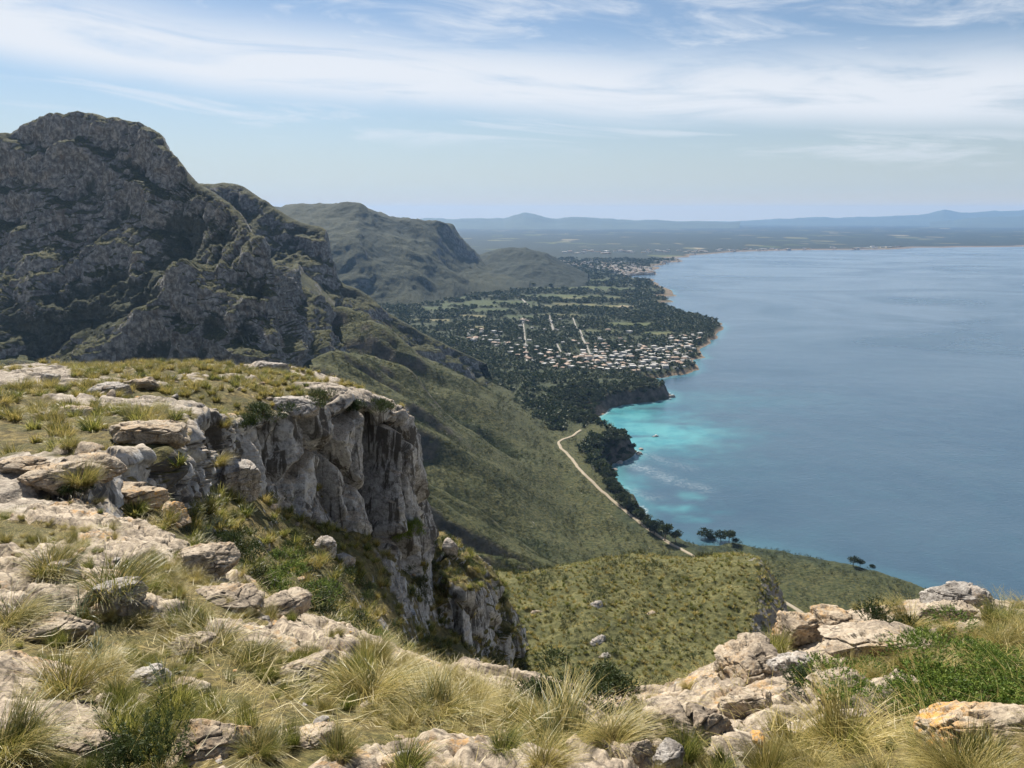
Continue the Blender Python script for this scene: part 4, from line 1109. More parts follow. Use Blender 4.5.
# scrub of the long slope
n = 95000
ru = rr.uniform(-0.75, 0.85, n); rY = np.exp(rr.uniform(np.log(270), np.log(1150), n))
pp2 = np.column_stack([ru * rY, rY])
iu = (ru + 0.98) / 1.96 * (LN_C - 1); iy = np.log(rY / 105) / np.log(25500 / 105) * (LN_R - 1)
def grid_at(A, a, b):
    A = A.reshape(LN_R, LN_C); i0, j0 = a.astype(int), b.astype(int); fa, fb = a - i0, b - j0
    return (A[i0, j0] * (1 - fa) + A[i0 + 1, j0] * fa) * (1 - fb) + (A[i0, j0 + 1] * (1 - fa) + A[i0 + 1, j0 + 1] * fa) * fb
zz = grid_at(z, iy, iu); gg = grid_at(gully, iy, iu); fo = grid_at(att['forest'], iy, iu); dcc = grid_at(dc, iy, iu); dff = grid_at(df, iy, iu)
road_px = [(581,430),(573,436),(561,440),(558,443),(562,449),(568,455),(574,462),(583,473),(592,482),(602,491),(612,500),(622,508),(634,518),(648,529),(660,537),(672,545),(684,551),(698,558),(720,568),(755,587),(785,602),(800,612),(830,632)]
def drape(px, py, zg=20.0):
    """walk along the line of sight down to the land"""
    for _ in range(14):
        a = onz(px, py, zg); zg = zg * 0.4 + 0.6 * float(land_z(a[0], a[1])[0])
    a = onz(px, py, zg); return np.array((a[0], a[1], zg))
road_pts = np.array([drape(*a) for a in road_px])
rd = dist_line(pp2, road_pts[:, :2])
cl = fbm(np.column_stack([pp2, zz]), 22.0, 3, seed=96)
keepm = (dcc > 8) & (rd > 4.5) & (dff < 330) & (dff > np.where(rY < 560, -170, -30)) & ((1.3 * cl + 0.8 * gg + 0.22 * rr.normal(size=n)) > 0.06)
pts = np.column_stack([pp2, zz - 0.1])[keepm]; gg = gg[keepm]
ix = np.where(rr.random(len(pts)) < 0.25 + 0.6 * gg, 1, rr.choice([0, 2], len(pts)))
sc = (0.9 + 1.5 * rr.random(len(pts)) ** 2) * (1 + 0.7 * gg) * np.clip(pts[:, 1] / 520, 0.8, 1.8)
instancer('scrub', pts, rr.random(len(pts)) * 6.28, sc, ix, SH_F, 'dark green scrub dotted over the long slope above the bay', 'scrub')
print('scatter', time.time() - T0)

# ------------------------------------------------------------------ single tussocks, shrubs and rocks near by
def place(name, me, patch, px, py, wpx, base_w, label, cat, group=None, yaw=None, tall=1.0, sink=0.0, lean=None):
    g, nrm, f = pick(patch, px, py)
    s = wpx * f / FPX / base_w
    o = bpy.data.objects.new(name, me); link(o)
    o.location = (g[0], g[1], g[2] - sink * s)
    o.scale = (s, s, s * tall)
    o.rotation_euler = (0, 0, random.uniform(0, 6.28) if yaw is None else yaw)
    return tag(o, label, cat, group)
GT = 'grass tussocks standing on the clifftop'
B0 = 1.15
tus = [
 ('ground', 116, 590, 112, NEAR_T[0], 'big dark olive tussock with shaded base under the orange ledge'),
 ('ground', 55, 572, 80, NEAR_T[1], 'loose olive tussock just left of the big dark one'),
 ('ground', 8, 622, 95, NEAR_S[0], 'pale straw tussock cut by the left edge above the overhanging slab'),
 ('ground', 186, 622, 70, NEAR_G[0], 'upright green tussock beside the split boulder in the gully head'),
 ('ground', 216, 648, 78, NEAR_T[2], 'leaning yellow green tussock between two others on the slope'),
 ('ground', 257, 662, 76, NEAR_T[0], 'tall yellow green tussock with dead skirt at the rim of the path'),
 ('ground', 66, 690, 95, NEAR_T[1], 'wide mixed tussock in front of the asphodel leaves'),
 ('ground', 106, 680, 72, NEAR_S[1], 'dry straw tussock leaning on its greener neighbour'),
 ('ground', 14, 752, 120, NEAR_S[2], 'large pale tussock with combed blades in the bottom corner'),
 ('ground', 128, 722, 50, NEAR_G[1], 'small round green tussock above the orange stained slab'),
 ('ground', 217, 716, 46, NEAR_G[0], 'narrow bright green tussock right of the layered ledge'),
 ('ground', 262, 752, 66, NEAR_T[1], 'reddish green tussock at the foot of the pale slab'),
 ('ground', 330, 690, 46, NEAR_G[1], 'short green tussock left of the long straw clump'),
 ('ground', 372, 700, 120, NEAR_S[0], 'long straw tussock swept to the right below the rocky rim'),
 ('ground', 440, 716, 100, NEAR_S[1], 'second swept straw tussock lower on the rim'),
 ('ground', 480, 700, 66, NEAR_S[2], 'straw tussock with fine tips against the pale bare track'),
 ('ground', 506, 748, 60, NEAR_G[0], 'dense green tussock in the middle of the straw clumps'),
 ('ground', 566, 748, 150, NEAR_S[1], 'broadest straw tussock hanging over the bottom edge'),
 ('ground', 612, 740, 90, NEAR_S[0], 'straw tussock left of the low split boulder'),
 ('ground', 545, 764, 70, NEAR_T[2], 'green streaked tussock under the broadest straw one'),
 ('ground', 408, 764, 76, NEAR_G[1], 'dark green tussock at the bottom edge below the long straw clump'),
 ('ground', 340, 752, 60, NEAR_T[0], 'thin tussock with red tipped stalks near the bottom edge'),
 ('ground', 648, 716, 44, NEAR_T[1], 'brown green tussock right of the dark bush above the low boulder'),
 ('ground', 846, 748, 130, NEAR_S[2], 'arching straw tussock in front of the split slab'),
 ('ground', 792, 752, 92, NEAR_T[0], 'green based tussock between the low boulder and the arching one'),
 ('ground', 722, 764, 44, NEAR_G[0], 'small green tussock growing out of the low boulder'),
 ('ground', 914, 626, 62, NEAR_S[1], 'tall pale tussock standing against the sea on the right rim'),
 ('ground', 941, 632, 26, NEAR_G[1], 'small tuft in front of the pale ledge at the right rim'),
 ('ground', 1004, 648, 62, NEAR_T[2], 'olive tussock on the right rim above the bright bush'),
 ('ground', 872, 670, 26, NEAR_G[0], 'small green tuft in the middle of the broad slab'),
 ('ground', 833, 672, 26, NEAR_T[1], 'small tuft at the left edge of the broad slab'),
 ('crag', 83, 480, 56, NEAR_T[0], 'round olive tussock with a black shadow on the ledge of the crag'),
 ('crag', 70, 445, 34, NEAR_T[1], 'smaller tussock behind the round olive one'),
 ('crag', 90, 426, 34, NEAR_G[0], 'tall green tussock left of the flat topped block'),
 ('crag', 146, 416, 52, NEAR_S[0], 'cushion of straw grass behind the flat topped block'),
 ('crag', 48, 418, 38, NEAR_T[2], 'olive tussock near the left edge of the plateau'),
 ('crag', 22, 388, 34, NEAR_T[0], 'tussock on the skyline of the plateau at the left edge'),
 ('crag', 62, 388, 26, NEAR_G[1], 'tussock right of the dark boulder on the skyline of the plateau'),
 ('crag', 226, 428, 26, NEAR_T[1], 'tussock at the notch in the lip of the crag'),
 ('crag', 220, 466, 34, NEAR_T[2], 'tussock on the ledge between the two blocks'),
]
for patch, px, py, w, me, lab in tus:
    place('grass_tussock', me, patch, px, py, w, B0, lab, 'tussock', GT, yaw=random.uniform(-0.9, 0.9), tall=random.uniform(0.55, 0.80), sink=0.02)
GS = 'shrubs on the clifftop'
shr = [
 ('ground', 962, 712, 118, SH_B[0], 'bright green spreading shrub behind the orange boulder', 0.62),
 ('ground', 893, 706, 52, SH_B[1], 'bright green low shrub between the slab and the arching tussock', 0.7),
 ('ground', 962, 668, 78, SH_B[1], 'light green creeping shrub on the right rim', 0.6),
 ('ground', 1012, 690, 60, SH_B[0], 'green shrub cut by the right edge', 0.7),
 ('ground', 882, 628, 44, SH_D[0], 'dark green shrub left of the tall pale tussock', 0.9),
 ('ground', 806, 694, 60, SH_D[1], 'low green shrub under the split boulder', 0.6),
 ('ground', 838, 696, 30, SH_B[0], 'low shrub at the foot of the broad slab', 0.5),
 ('ground', 552, 700, 74, SH_D[2], 'dark green shrub left of its twin at the end of the bare track', 0.75),
 ('ground', 600, 700, 76, SH_D[1], 'dark green shrub right of its twin at the end of the bare track', 0.75),
 ('crag', 206, 540, 32, SH_G[0], 'grey green rounded shrub in the gully head', 1.0),
 ('crag', 228, 548, 34, SH_D[0], 'dark shrub right of the grey green one', 1.0),
 ('crag', 286, 562, 32, SH_D[2], 'black green shrub under the small cave', 1.0),
 ('crag', 268, 590, 60, SH_B[1], 'mid green shrub spreading down the gully', 0.7),
 ('crag', 318, 618, 66, SH_D[1], 'green shrub on the gully side above the rim', 0.7),
 ('crag', 366, 648, 34, SH_B[0], 'bright green cushion near the lower rim of the gully', 0.7),
 ('crag', 206, 590, 46, SH_D[0], 'shrub beside the pale boulder in the gully', 0.8),
 ('crag', 262, 420, 40, SH_D[1], 'dark shrub on the lip of the main cliff', 0.8),
 ('crag', 70, 494, 22, SH_D[2], 'small dark cushion on the pale ledge', 1.0),
 ('crag', 318, 404, 30, SH_D[0], 'dark shrub hanging over the lip right of the pale slab', 0.9),
 ('crag', 350, 410, 26, SH_D[2], 'dark shrub on the lip above the cave', 0.9),
 ('crag', 384, 412, 26, SH_D[1], 'dark shrub near the far end of the cliff lip', 0.9),
 ('crag', 246, 432, 30, SH_D[2], 'dark shrub in the notch left of the main cliff', 1.0),
 ('crag', 404, 540, 22, SH_B[0], 'yellow green shrub clinging low on the buttress', 1.3),
 ('ground', 150, 766, 74, SH_U, 'upright dark rosemary like shrub at the bottom edge', 1.2),
 ('ground', 118, 768, 44, SH_U, 'smaller upright shrub left of the rosemary like one', 1.2),
]
for patch, px, py, w, me, lab, tall in shr:
    place('shrub', me, patch, px, py, w * (1.45 if me in SH_B else 1.15), 1.05, lab, 'shrub', GS, tall=tall, sink=0.03)
for px, py, w, lab in [(82, 618, 40, 'asphodel with broad grey green leaves behind the twig'), (100, 664, 44, 'asphodel with drooping leaves beside the mixed tussock'), (164, 682, 34, 'asphodel in the crack above the layered ledge'), (660, 722, 22, 'pale leaved asphodel left of the low boulder'), (960, 690, 30, 'asphodel with narrow leaves behind the orange boulder'), (52, 628, 30, 'asphodel at the edge of the overhanging slab')]:
    place('asphodel', ASPH[int(px) % 2], 'ground', px, py, w, 0.85, lab, 'plant', 'asphodels on the clifftop')

# ------------------------------------------------------------------ rocks
def mat_boulder(name, warm, lichen):
    t = NT(name); p = t.pos()
    c, n2, n3, fin = rock_colour(t, p, 2.4, warm)
    k = t.math('MULTIPLY', t.map(t.noise(p, 1.7, 4, 0.6), 0.50 - 0.12 * lichen, 0.66), t.map(t.noise(p, 20.0, 4, 0.7), 0.40, 0.6))
    c = t.mix(t.math('MULTIPLY', k, lichen), c, (0.50, 0.27, 0.07))
    c = t.mix(t.map(t.noise(p, 11.0, 5, 0.7), 0.57, 0.65, 0, 0.8), c, (0.075, 0.065, 0.055))
    c = t.mix(t.map(t.vor(p, 34.0), 0.30, 0.10, 0, 0.45), c, (0.10, 0.085, 0.07))
    return t.done(c, t.bump(t.math('ADD', t.math('MULTIPLY', n2, 0.6), t.math('MULTIPLY', fin, 0.5)), 0.05, 0.9))
M_ROCK = [mat_boulder('pale_boulder', 0.75, 0.35), mat_boulder('orange_boulder', 0.8, 1.0), mat_boulder('grey_boulder', 0.35, 0.2)]
import bmesh
def unit_ico(sub):
    bm = bmesh.new(); bmesh.ops.create_icosphere(bm, subdivisions=sub, radius=1.0)
    V = np.array([v.co[:] for v in bm.verts]); F = np.array([[v.index for v in f.verts] for f in bm.faces]); bm.free()
    return V, F
ICO6 = unit_ico(6); ICO5 = unit_ico(5)
def rock_mesh(seed, sx, sy, sz, mat, cuts=9, ico=ICO6, rough=1.0, split=None):
    """a slab or block, 1 unit = half its width, cut by fracture planes and weathered"""
    r = np.random.default_rng(seed); V = ico[0].copy(); F = ico[1]
    V = np.sign(V) * np.abs(V) ** 0.62; V /= np.abs(V).max()
    for k in range(cuts):
        n = r.normal(size=3); n[2] *= 0.55; n /= np.linalg.norm(n)
        h = 0.62 + 0.28 * r.random()
        d = V @ n - h
        V = V - np.where(d > 0, d, 0)[:, None] * n * 0.96
    V = V * np.array((sx, sy, sz))
    S_ = (sx + sy) / 2
    N = V / np.maximum(np.linalg.norm(V, axis=1)[:, None], 1e-6)
    sd = seed * 0.37
    F1, F2, r4, off = worley(V + 0.1 * S_ * fbm(V, 0.5 * S_, 2, seed=sd)[:, None], (0.62 * S_, 0.62 * S_, 0.26 * S_), sd)
    d = 0.13 * S_ * ((r4[:, 0] - 0.5) + ((r4[:, 1:4] - 0.5) * off).sum(1) - 1.0 * ss(0.07, 0.0, F2 - F1))
    d += rough * (0.075 * S_ * fbm(V, 0.55 * S_, 4, seed=sd + 1) + 0.05 * S_ * fbm(V, 0.2 * S_, 4, ridge=True, seed=sd + 2) + 0.018 * S_ * fbm(V, 0.05 * S_, 2, seed=sd + 3))
    if split is not None:
        a, w_ = split
        x = V[:, 0] * math.cos(a) + V[:, 1] * math.sin(a) + 0.05 * fbm(V, 0.4, 2, seed=sd + 4)
        d -= 0.42 * np.exp(-(x / w_) ** 2) * ss(-0.2, 0.3, V[:, 2] / sz)
    V = V + N * d[:, None]
    return raw_mesh('rock', V, F, mat, True)
GRK = 'rocks lying on the clifftop'
rks = [  # px, py of the centre, width, (x,y,z) proportions, material, yaw, label, extra
 ('ground', 806, 640, 54, (1, 0.9, 0.85), 1, 0.2, 'upright boulder with orange lichen top beside the dark crack', {}),
 ('ground', 838, 634, 62, (1, 0.8, 0.55), 1, 0.1, 'orange topped rock right of the dark crack', {}),
 ('ground', 878, 652, 128, (1, 0.75, 0.22), 0, 0.25, 'broad flat pale slab in the middle of the right rim', {}),
 ('ground', 752, 676, 84, (1, 0.8, 0.62), 0, 0.5, 'big pale boulder with a dark overhung foot beside the drop', {}),
 ('ground', 792, 668, 46, (1, 0.8, 0.5), 2, 0.1, 'grey wedge between the big boulder and the slab', {}),
 ('ground', 748, 706, 62, (1, 0.6, 0.35), 0, 0.2, 'flat pale rock below the big boulder', {}),
 ('ground', 692, 744, 104, (1, 0.75, 0.55), 0, -0.3, 'low split boulder at the bottom with a dark base', dict(split=(0.4, 0.05))),
 ('ground', 636, 752, 26, (1, 0.8, 0.7), 0, 0.6, 'small pale stone left of the low split boulder', {}),
 ('ground', 668, 760, 40, (1, 0.7, 0.6), 2, 0.9, 'stone wedged under the left end of the low split boulder', {}),
 ('ground', 984, 750, 132, (1, 0.8, 0.55), 1, 0.1, 'large orange stained boulder in the bottom right corner', {}),
 ('ground', 950, 616, 54, (1, 0.6, 0.4), 0, 0.1, 'pale ledge behind the small tuft on the right rim', {}),
 ('ground', 958, 604, 60, (1, 0.7, 0.5), 2, -0.3, 'dark grey rock against the sea at the right rim', {}),
 ('ground', 846, 690, 74, (1, 0.6, 0.3), 0, 0.3, 'pale rock half hidden under the low shrub', {}),
 ('ground', 206, 568, 62, (1, 0.8, 0.55), 0, 0.4, 'pale boulder at the gully head with a dark hollow', {}),
 ('ground', 226, 600, 66, (1, 0.8, 0.3), 0, 0.2, 'flat pale rock stepping down to the rim', {}),
 ('ground', 118, 506, 96, (1, 0.6, 0.30), 1, 0.1, 'orange ledge of layered rock above the big dark tussock', {}),
 ('ground', 160, 522, 60, (1, 0.6, 0.42), 1, 0.2, 'orange brown block at the end of the layered ledge', {}),
 ('ground', 60, 576, 40, (1, 0.8, 0.6), 2, 0.8, 'grey stone under the loose olive tussock', {}),
 ('ground', 48, 634, 84, (1, 0.7, 0.32), 0, 0.15, 'overhanging slab with a black shadow beneath it at the left', {}),
 ('ground', 118, 596, 52, (1, 0.8, 0.5), 2, 0.4, 'dark weathered boulder beside the shaded tussock base', {}),
 ('ground', 150, 682, 44, (1, 0.9, 0.5), 2, 0.2, 'brown boulder under the asphodel crack', {}),
 ('ground', 192, 650, 50, (1, 0.7, 0.4), 0, 0.2, 'pale rock under the upright green tussock', {}),
 ('ground', 174, 696, 66, (1, 0.6, 0.38), 0, 0.3, 'layered pale ledge in the middle of the lower slope', {}),
 ('ground', 196, 752, 104, (1, 0.7, 0.34), 1, 0.2, 'flat slab with an orange stain at the bottom left', {}),
 ('ground', 88, 750, 64, (1, 0.6, 0.35), 0, 0.5, 'pale rock left of the orange stained slab', {}),
 ('ground', 104, 705, 22, (1, 0.9, 0.8), 0, 0.1, 'small white stone below the mixed tussock', {}),
 ('ground', 300, 676, 84, (1, 0.5, 0.25), 0, 0.5, 'long pale rock on the rocky rim above the straw clump', {}),
 ('ground', 305, 742, 60, (1, 0.7, 0.3), 0, 0.2, 'flat rock left of the red tipped stalks', {}),
 ('ground', 276, 610, 70, (1, 0.5, 0.3), 0, 0.9, 'sharp pale rock where the rim turns down', {}),
 ('crag', 150, 438, 84, (1, 0.8, 0.34), 0, 0.15, 'broad flat topped block of pale stone on the crag', {}),
 ('crag', 96, 470, 66, (1, 0.7, 0.35), 0, 0.2, 'pale slab in front of the flat topped block', {}),
 ('crag', 236, 484, 46, (1, 0.9, 0.85), 2, 0.3, 'upright block standing between two clefts of the cliff', {}),
 ('crag', 112, 392, 44, (1, 0.6, 0.4), 2, 0.2, 'grey outcrop on the plateau below the skyline', {}),
 ('crag', 50, 379, 20, (1, 0.8, 0.9), 2, 0.2, 'dark boulder on the skyline of the plateau', {}),
 ('crag', 70, 412, 44, (1, 0.7, 0.3), 0, 0.3, 'pale outcrop among tussocks on the plateau', {}),
 ('crag', 136, 384, 50, (1, 0.5, 0.25), 0, 0.1, 'low layered outcrop on the upper plateau', {}),
 ('crag', 294, 408, 54, (1, 0.7, 0.3), 2, 0.1, 'pale slab on the lip of the main cliff', {}),
 ('crag', 270, 368, 44, (1, 0.5, 0.3), 2, 0.0, 'flat rock on the far rim of the plateau', {}),
 ('crag', 322, 548, 26, (1, 0.8, 0.9), 2, 0.3, 'grey block under the foot of the cliff', {}),
 ('crag', 344, 562, 22, (1, 0.9, 0.7), 2, 0.8, 'squared stone below the grey block', {}),
 ('crag', 60, 486, 74, (1, 0.7, 0.42), 0, 0.3, 'pale block in the hollow left of the slab on the crag', {}),
 ('crag', 26, 468, 60, (1, 0.6, 0.3), 0, 0.1, 'pale ledge at the left edge of the crag', {}),
 ('spur', 449, 549, 17, (1, 0.9, 1.2), 2, 0.3, 'grey pinnacle on the top of the spur', {}),
 ('knoll', 596, 640, 44, (1, 0.5, 0.35), 2, 0.8, 'line of grey rock breaking the upper face of the knoll', {}),
 ('knoll', 597, 604, 30, (1, 0.5, 0.35), 2, 0.6, 'grey outcrop near the top of the knoll', {}),
 ('knoll', 536, 610, 24, (1, 0.5, 0.4), 0, 0.6, 'pale outcrop on the left part of the knoll', {}),
 ('knoll', 604, 654, 26, (1, 0.5, 0.4), 2, 0.4, 'lowest grey outcrop on the knoll', {}),
 ('knoll', 650, 612, 24, (1, 0.5, 0.3), 0, 0.7, 'pale stones in the middle of the knoll', {}),
]
for n_, (patch, px, py, w, pr, mi, yaw, lab, ex) in enumerate(rks):
    g, nrm, f = pick(patch, px, py)
    s = 0.5 * w * f / FPX
    me = rock_mesh(300 + n_, *pr, M_ROCK[mi], ico=ICO6 if w > 40 else ICO5, **ex)
    o = obj('rock', me)
    if patch == 'knoll': s *= 0.62
    o.location = (g[0], g[1] + pr[1] * s * 0.25, g[2] + pr[2] * s * (0.10 if patch != 'knoll' else -0.25))
    o.scale = (s, s, s); o.rotation_euler = (random.uniform(-0.12, 0.12), random.uniform(-0.1, 0.1), yaw)
    tag(o, lab, 'rock', GRK)
# loose stones
ST = [rock_mesh(700 + k, 1, 0.8, 0.55, M_ROCK[(0, 0, 2, 1)[k]], cuts=7, ico=unit_ico(3)) for k in range(4)]
gm = (PATCH['ground']['G'][..., 1] > 1.7) * (0.5 + 1.0 * ss(0.1, 0.6, PATCH['ground']['rock']) * ss(1.0, 0.7, PATCH['ground']['rock']))
pts, nn, i, j = sample_patch('ground', 2600, gm, 11)
s_ = 0.012 + 0.055 * rr.random(len(pts)) ** 4
p2, n2_, i2, j2 = sample_patch('crag', 900, ss(0.4, 0.7, PATCH['crag']['N'][..., 2]), 12)
instancer('stones', np.vstack([pts, p2]), rr.random(len(pts) + len(p2)) * 6.28, np.concatenate([s_, 0.05 + 0.28 * rr.random(len(p2)) ** 3]), rr.integers(0, 4, len(pts) + len(p2)), ST, 'small loose stones strewn over the clifftop soil', 'stones', rr.normal(size=(len(pts) + len(p2), 2)) * 0.3)
print('near things', time.time() - T0)
# ------------------------------------------------------------------ roads and tracks
def surf_z(xy):
    xy = np.atleast_2d(xy); u = xy[:, 0] / xy[:, 1]
    return grid_at(z, np.clip(np.log(xy[:, 1] / 105) / np.log(25500 / 105) * (LN_R - 1), 0, LN_R - 1.01), np.clip((u + 0.98) / 1.96 * (LN_C - 1), 0, LN_C - 1.01))
def drape_many(px, py, zg=None):
    px, py = np.asarray(px, float), np.asarray(py, float)
    zg = np.full(len(px), 18.0) if zg is None else zg
    u = (px - 512.0) / FPX; v = (384.0 - py) / FPX
    dz = -SP_ + v * CP; dy = CP + v * SP_
    for _ in range(16):
        t = (zg - CAMZ) / dz
        zz_ = surf_z(np.column_stack([t * u, t * dy])); zg = 0.45 * zg + 0.55 * zz_
    t = (zg - CAMZ) / dz
    return np.column_stack([t * u, t * dy, surf_z(np.column_stack([t * u, t * dy]))])
def ribbon(name, pts, width, mat, label, cat, lift=0.35, wob=0.0):
    pts = np.asarray(pts, float)[:, :2]
    seg = np.linalg.norm(np.diff(pts, axis=0), axis=1); s = np.concatenate([[0], np.cumsum(seg)])
    n = max(8, int(s[-1] / 2.0)); tq = np.linspace(0, s[-1], n)
    c = np.column_stack([np.interp(tq, s, pts[:, k]) for k in (0, 1)])
    for _ in range(6): c[1:-1] = (c[:-2] + 2 * c[1:-1] + c[2:]) / 4
    c3 = np.column_stack([c, np.zeros(n)])
    c = c + wob * np.column_stack([fbm(c3, 14.0, 2, seed=1), fbm(c3, 14.0, 2, seed=2)])
    d = np.gradient(c, axis=0); d /= np.linalg.norm(d, axis=1)[:, None]; nr = np.column_stack([-d[:, 1], d[:, 0]])
    w = width * (1 + 0.25 * fbm(c3, 9.0, 2, seed=3))
    rows = []
    for k in (-0.5, -0.2, 0.2, 0.5):
        q_ = c + nr * (w * k)[:, None]
        rows.append(np.column_stack([q_, surf_z(q_) + lift * (1 if abs(k) < 0.4 else 0.55)]))
    zm = np.max([r_[:, 2] for r_ in rows], axis=0)
    for r_ in rows: r_[:, 2] = 0.5 * r_[:, 2] + 0.5 * zm
    skirt0, skirt1 = rows[0].copy(), rows[-1].copy(); skirt0[:, 2] -= 0.8; skirt1[:, 2] -= 0.8
    G_ = np.array([skirt0] + rows + [skirt1])
    F_ = grid_faces(6, n)
    if grid_normals(G_)[2, :, 2].mean() < 0: F_ = F_[:, ::-1]
    return tag(obj(name, raw_mesh(name, G_.reshape(-1, 3), F_, mat, True)), label, cat, kind='structure')
M_DIRT = plain('dirt_track', (0.30, 0.255, 0.19), 0.95, 0.25, 0.3)
M_ROAD = plain('pale_road', (0.24, 0.225, 0.20), 0.9, 0.25, 0.08)
ribbon('dirt_road', drape_many(*zip(*road_px)), 2.9, M_DIRT, 'pale dirt track winding along the foot of the slope above the shore', 'dirt track', 0.4, 1.2)
ribbon('dirt_road', drape_many([559.5, 560, 561, 562], [389, 392, 395, 398]), 6.0, M_DIRT, 'short pale piece of track in the wood above the cove', 'dirt track', 0.5)
VROADS = []
for px_, py_, wd, lb in [((522.5, 524.5, 526, 527), (318, 333, 348, 363), 7, 'straight pale street at the left end of the village'),
                     ((519, 524, 528, 533), (297, 301, 305, 310), 12, 'pale lane beyond the wood behind the village'),
                     ((549, 551, 554), (315, 323, 331), 12, 'short pale street in the middle of the wood'),
                     ((557, 559.5, 562), (344, 349, 354), 7, 'short street between white houses'),
                     ((573, 577), (318, 329), 6, 'faint street at the back of the village'),
                     ((580, 583, 588, 594), (330, 339, 349, 362), 9, 'wide pale street running down to the middle of the village'),
                     ((600, 630, 660, 690), (366, 367, 365, 358), 6, 'shore street of the village')]:
    VROADS.append(drape_many(px_, py_)[:, :2])
    ribbon('road', VROADS[-1], wd * 0.45, M_ROAD, lb, 'road', 0.6)

# ------------------------------------------------------------------ houses of the village
M_WALL = [plain('white_wall', (0.46, 0.44, 0.41), 0.85, 0.08, 0.6), plain('cream_wall', (0.40, 0.34, 0.26), 0.85, 0.08, 0.6), plain('sand_wall', (0.34, 0.28, 0.21), 0.85, 0.08, 0.6)]
M_TILE = [plain('terracotta_roof', (0.25, 0.185, 0.145), 0.85, 0.25, 2.0), plain('pale_tile_roof', (0.33, 0.255, 0.20), 0.85, 0.2, 2.0)]
M_FLAT = plain('flat_white_roof', (0.44, 0.425, 0.40), 0.85, 0.08, 0.8)
M_PANE = plain('window_glass', (0.03, 0.035, 0.04), 0.2)
def box_v(x0, x1, y0, y1, z0, z1):
    V = np.array([(x, y, zz_) for zz_ in (z0, z1) for y in (y0, y1) for x in (x0, x1)], float)
    F = np.array([(0, 2, 3, 1), (4, 5, 7, 6), (0, 1, 5, 4), (2, 6, 7, 3), (0, 4, 6, 2), (1, 3, 7, 5)])
    return V, F
def boxes(name, bl, mat):
    Vs, Fs, o_ = [], [], 0
    for b in bl:
        V, F = box_v(*b); Vs.append(V); Fs.append(F + o_); o_ += 8
    return raw_mesh(name, np.vstack(Vs), np.vstack(Fs), mat, False)
def prism(name, foot_, z0, z1, mat):
    n = len(foot_); f = np.array(foot_, float)
    V = np.vstack([np.column_stack([f, np.full(n, z0)]), np.column_stack([f, np.full(n, z1)])])
    k = np.arange(n); s = np.stack([k, (k + 1) % n, (k + 1) % n + n, k + n], 1)
    return raw_mesh(name, V, [s, (k + n)[None], k[::-1][None]], mat, False)
def parapet_roof(name, foot_, z0, mat):
    """flat roof with a low parapet round an L-shaped plan, one closed skin"""
    f = np.array(foot_, float); n = len(f); c = f.mean(0)
    prv, nxt = f - np.roll(f, 1, 0), np.roll(f, -1, 0) - f
    u = lambda a: a / np.linalg.norm(a, axis=1)[:, None]
    off = np.column_stack([-u(prv)[:, 1] - u(nxt)[:, 1], u(prv)[:, 0] + u(nxt)[:, 0]])
    L = [(f - off * 0.15, z0), (f - off * 0.15, z0 + .75), (f + off * 0.15, z0 + .75), (f + off * 0.15, z0 + .2)]
    V = np.vstack([np.column_stack([a, np.full(n, b)]) for a, b in L]); k = np.arange(n)
    Fs = [np.stack([k + q_ * n, (k + 1) % n + q_ * n, (k + 1) % n + (q_ + 1) * n, k + (q_ + 1) * n], 1) for q_ in range(3)]
    return raw_mesh(name, V, [np.vstack(Fs), (k + 3 * n)[None], k[::-1][None]], mat, False)
HOUSES = []
for hv in range(7):
    r = np.random.default_rng(400 + hv)
    a, b, h = 5.0 + 2.5 * r.random(), 4.0 + 1.5 * r.random(), (3.2, 5.6)[hv % 2]
    wm = M_WALL[(0, 0, 1, 0, 2, 1, 0)[hv]]
    if hv in (0, 3, 6):
        ft = [(-a, -b), (a * .3, -b), (a * .3, -b - 2.6), (a, -b - 2.6), (a, b), (-a, b)]
        HOUSES.append((prism('wall', ft, -1.5, h - 0.01, wm), parapet_roof('roof', ft, h, M_FLAT)))
    else:
        ft = [(-a, -b), (a, -b), (a, b), (-a, b)]; rz = h + 1.7
        V = np.array([(-a - .5, -b - .5, h), (a + .5, -b - .5, h), (a + .5, b + .5, h), (-a - .5, b + .5, h), (-a + 2.2, 0, rz), (a - 2.2, 0, rz)])
        roof = raw_mesh('roof', V, [np.array([(0, 1, 5, 4), (2, 3, 4, 5), (3, 2, 1, 0)]), np.array([(1, 2, 5), (3, 0, 4)])], M_TILE[hv % 2], False)
        HOUSES.append((prism('wall', ft, -1.5, h - 0.01, wm), roof))
def poly_pts(poly, n, seed):
    r = np.random.default_rng(seed); poly = np.array(poly, float); lo, hi = poly.min(0), poly.max(0); out = []
    while len(out) < n:
        q_ = lo + (hi - lo) * r.random((n * 3, 2)); out += q_[inside(q_, poly)].tolist()
    return np.array(out[:n])
cl_ = [([(604,352),(640,345),(697,353),(701,366),(686,370),(660,376),(622,373),(600,364)], 125, 'house at the seaside end of the village'),
       ([(496,340),(520,344),(560,354),(604,358),(614,372),(575,370),(540,366),(503,353)], 64, 'house in the long row at the foot of the slope'),
       ([(462,335),(480,328),(505,334),(508,348),(480,346)], 24, 'house at the left end of the village'),
       ([(664,337),(700,334),(706,346),(694,351),(668,349)], 40, 'house on the point beyond the village'),
       ([(575,343),(608,345),(614,362),(586,362)], 26, 'house beside the wide village street'),
       ([(515,318),(560,316),(660,340),(655,350),(560,346),(515,340)], 34, 'house in the wood behind the village')]
taken = np.zeros((0, 2)); n_h = 0; hc = []
look = ['white flat roofed', 'white terracotta roofed', 'cream tile roofed', 'white two storey flat roofed', 'sand coloured tile roofed', 'cream terracotta roofed', 'white low flat roofed']
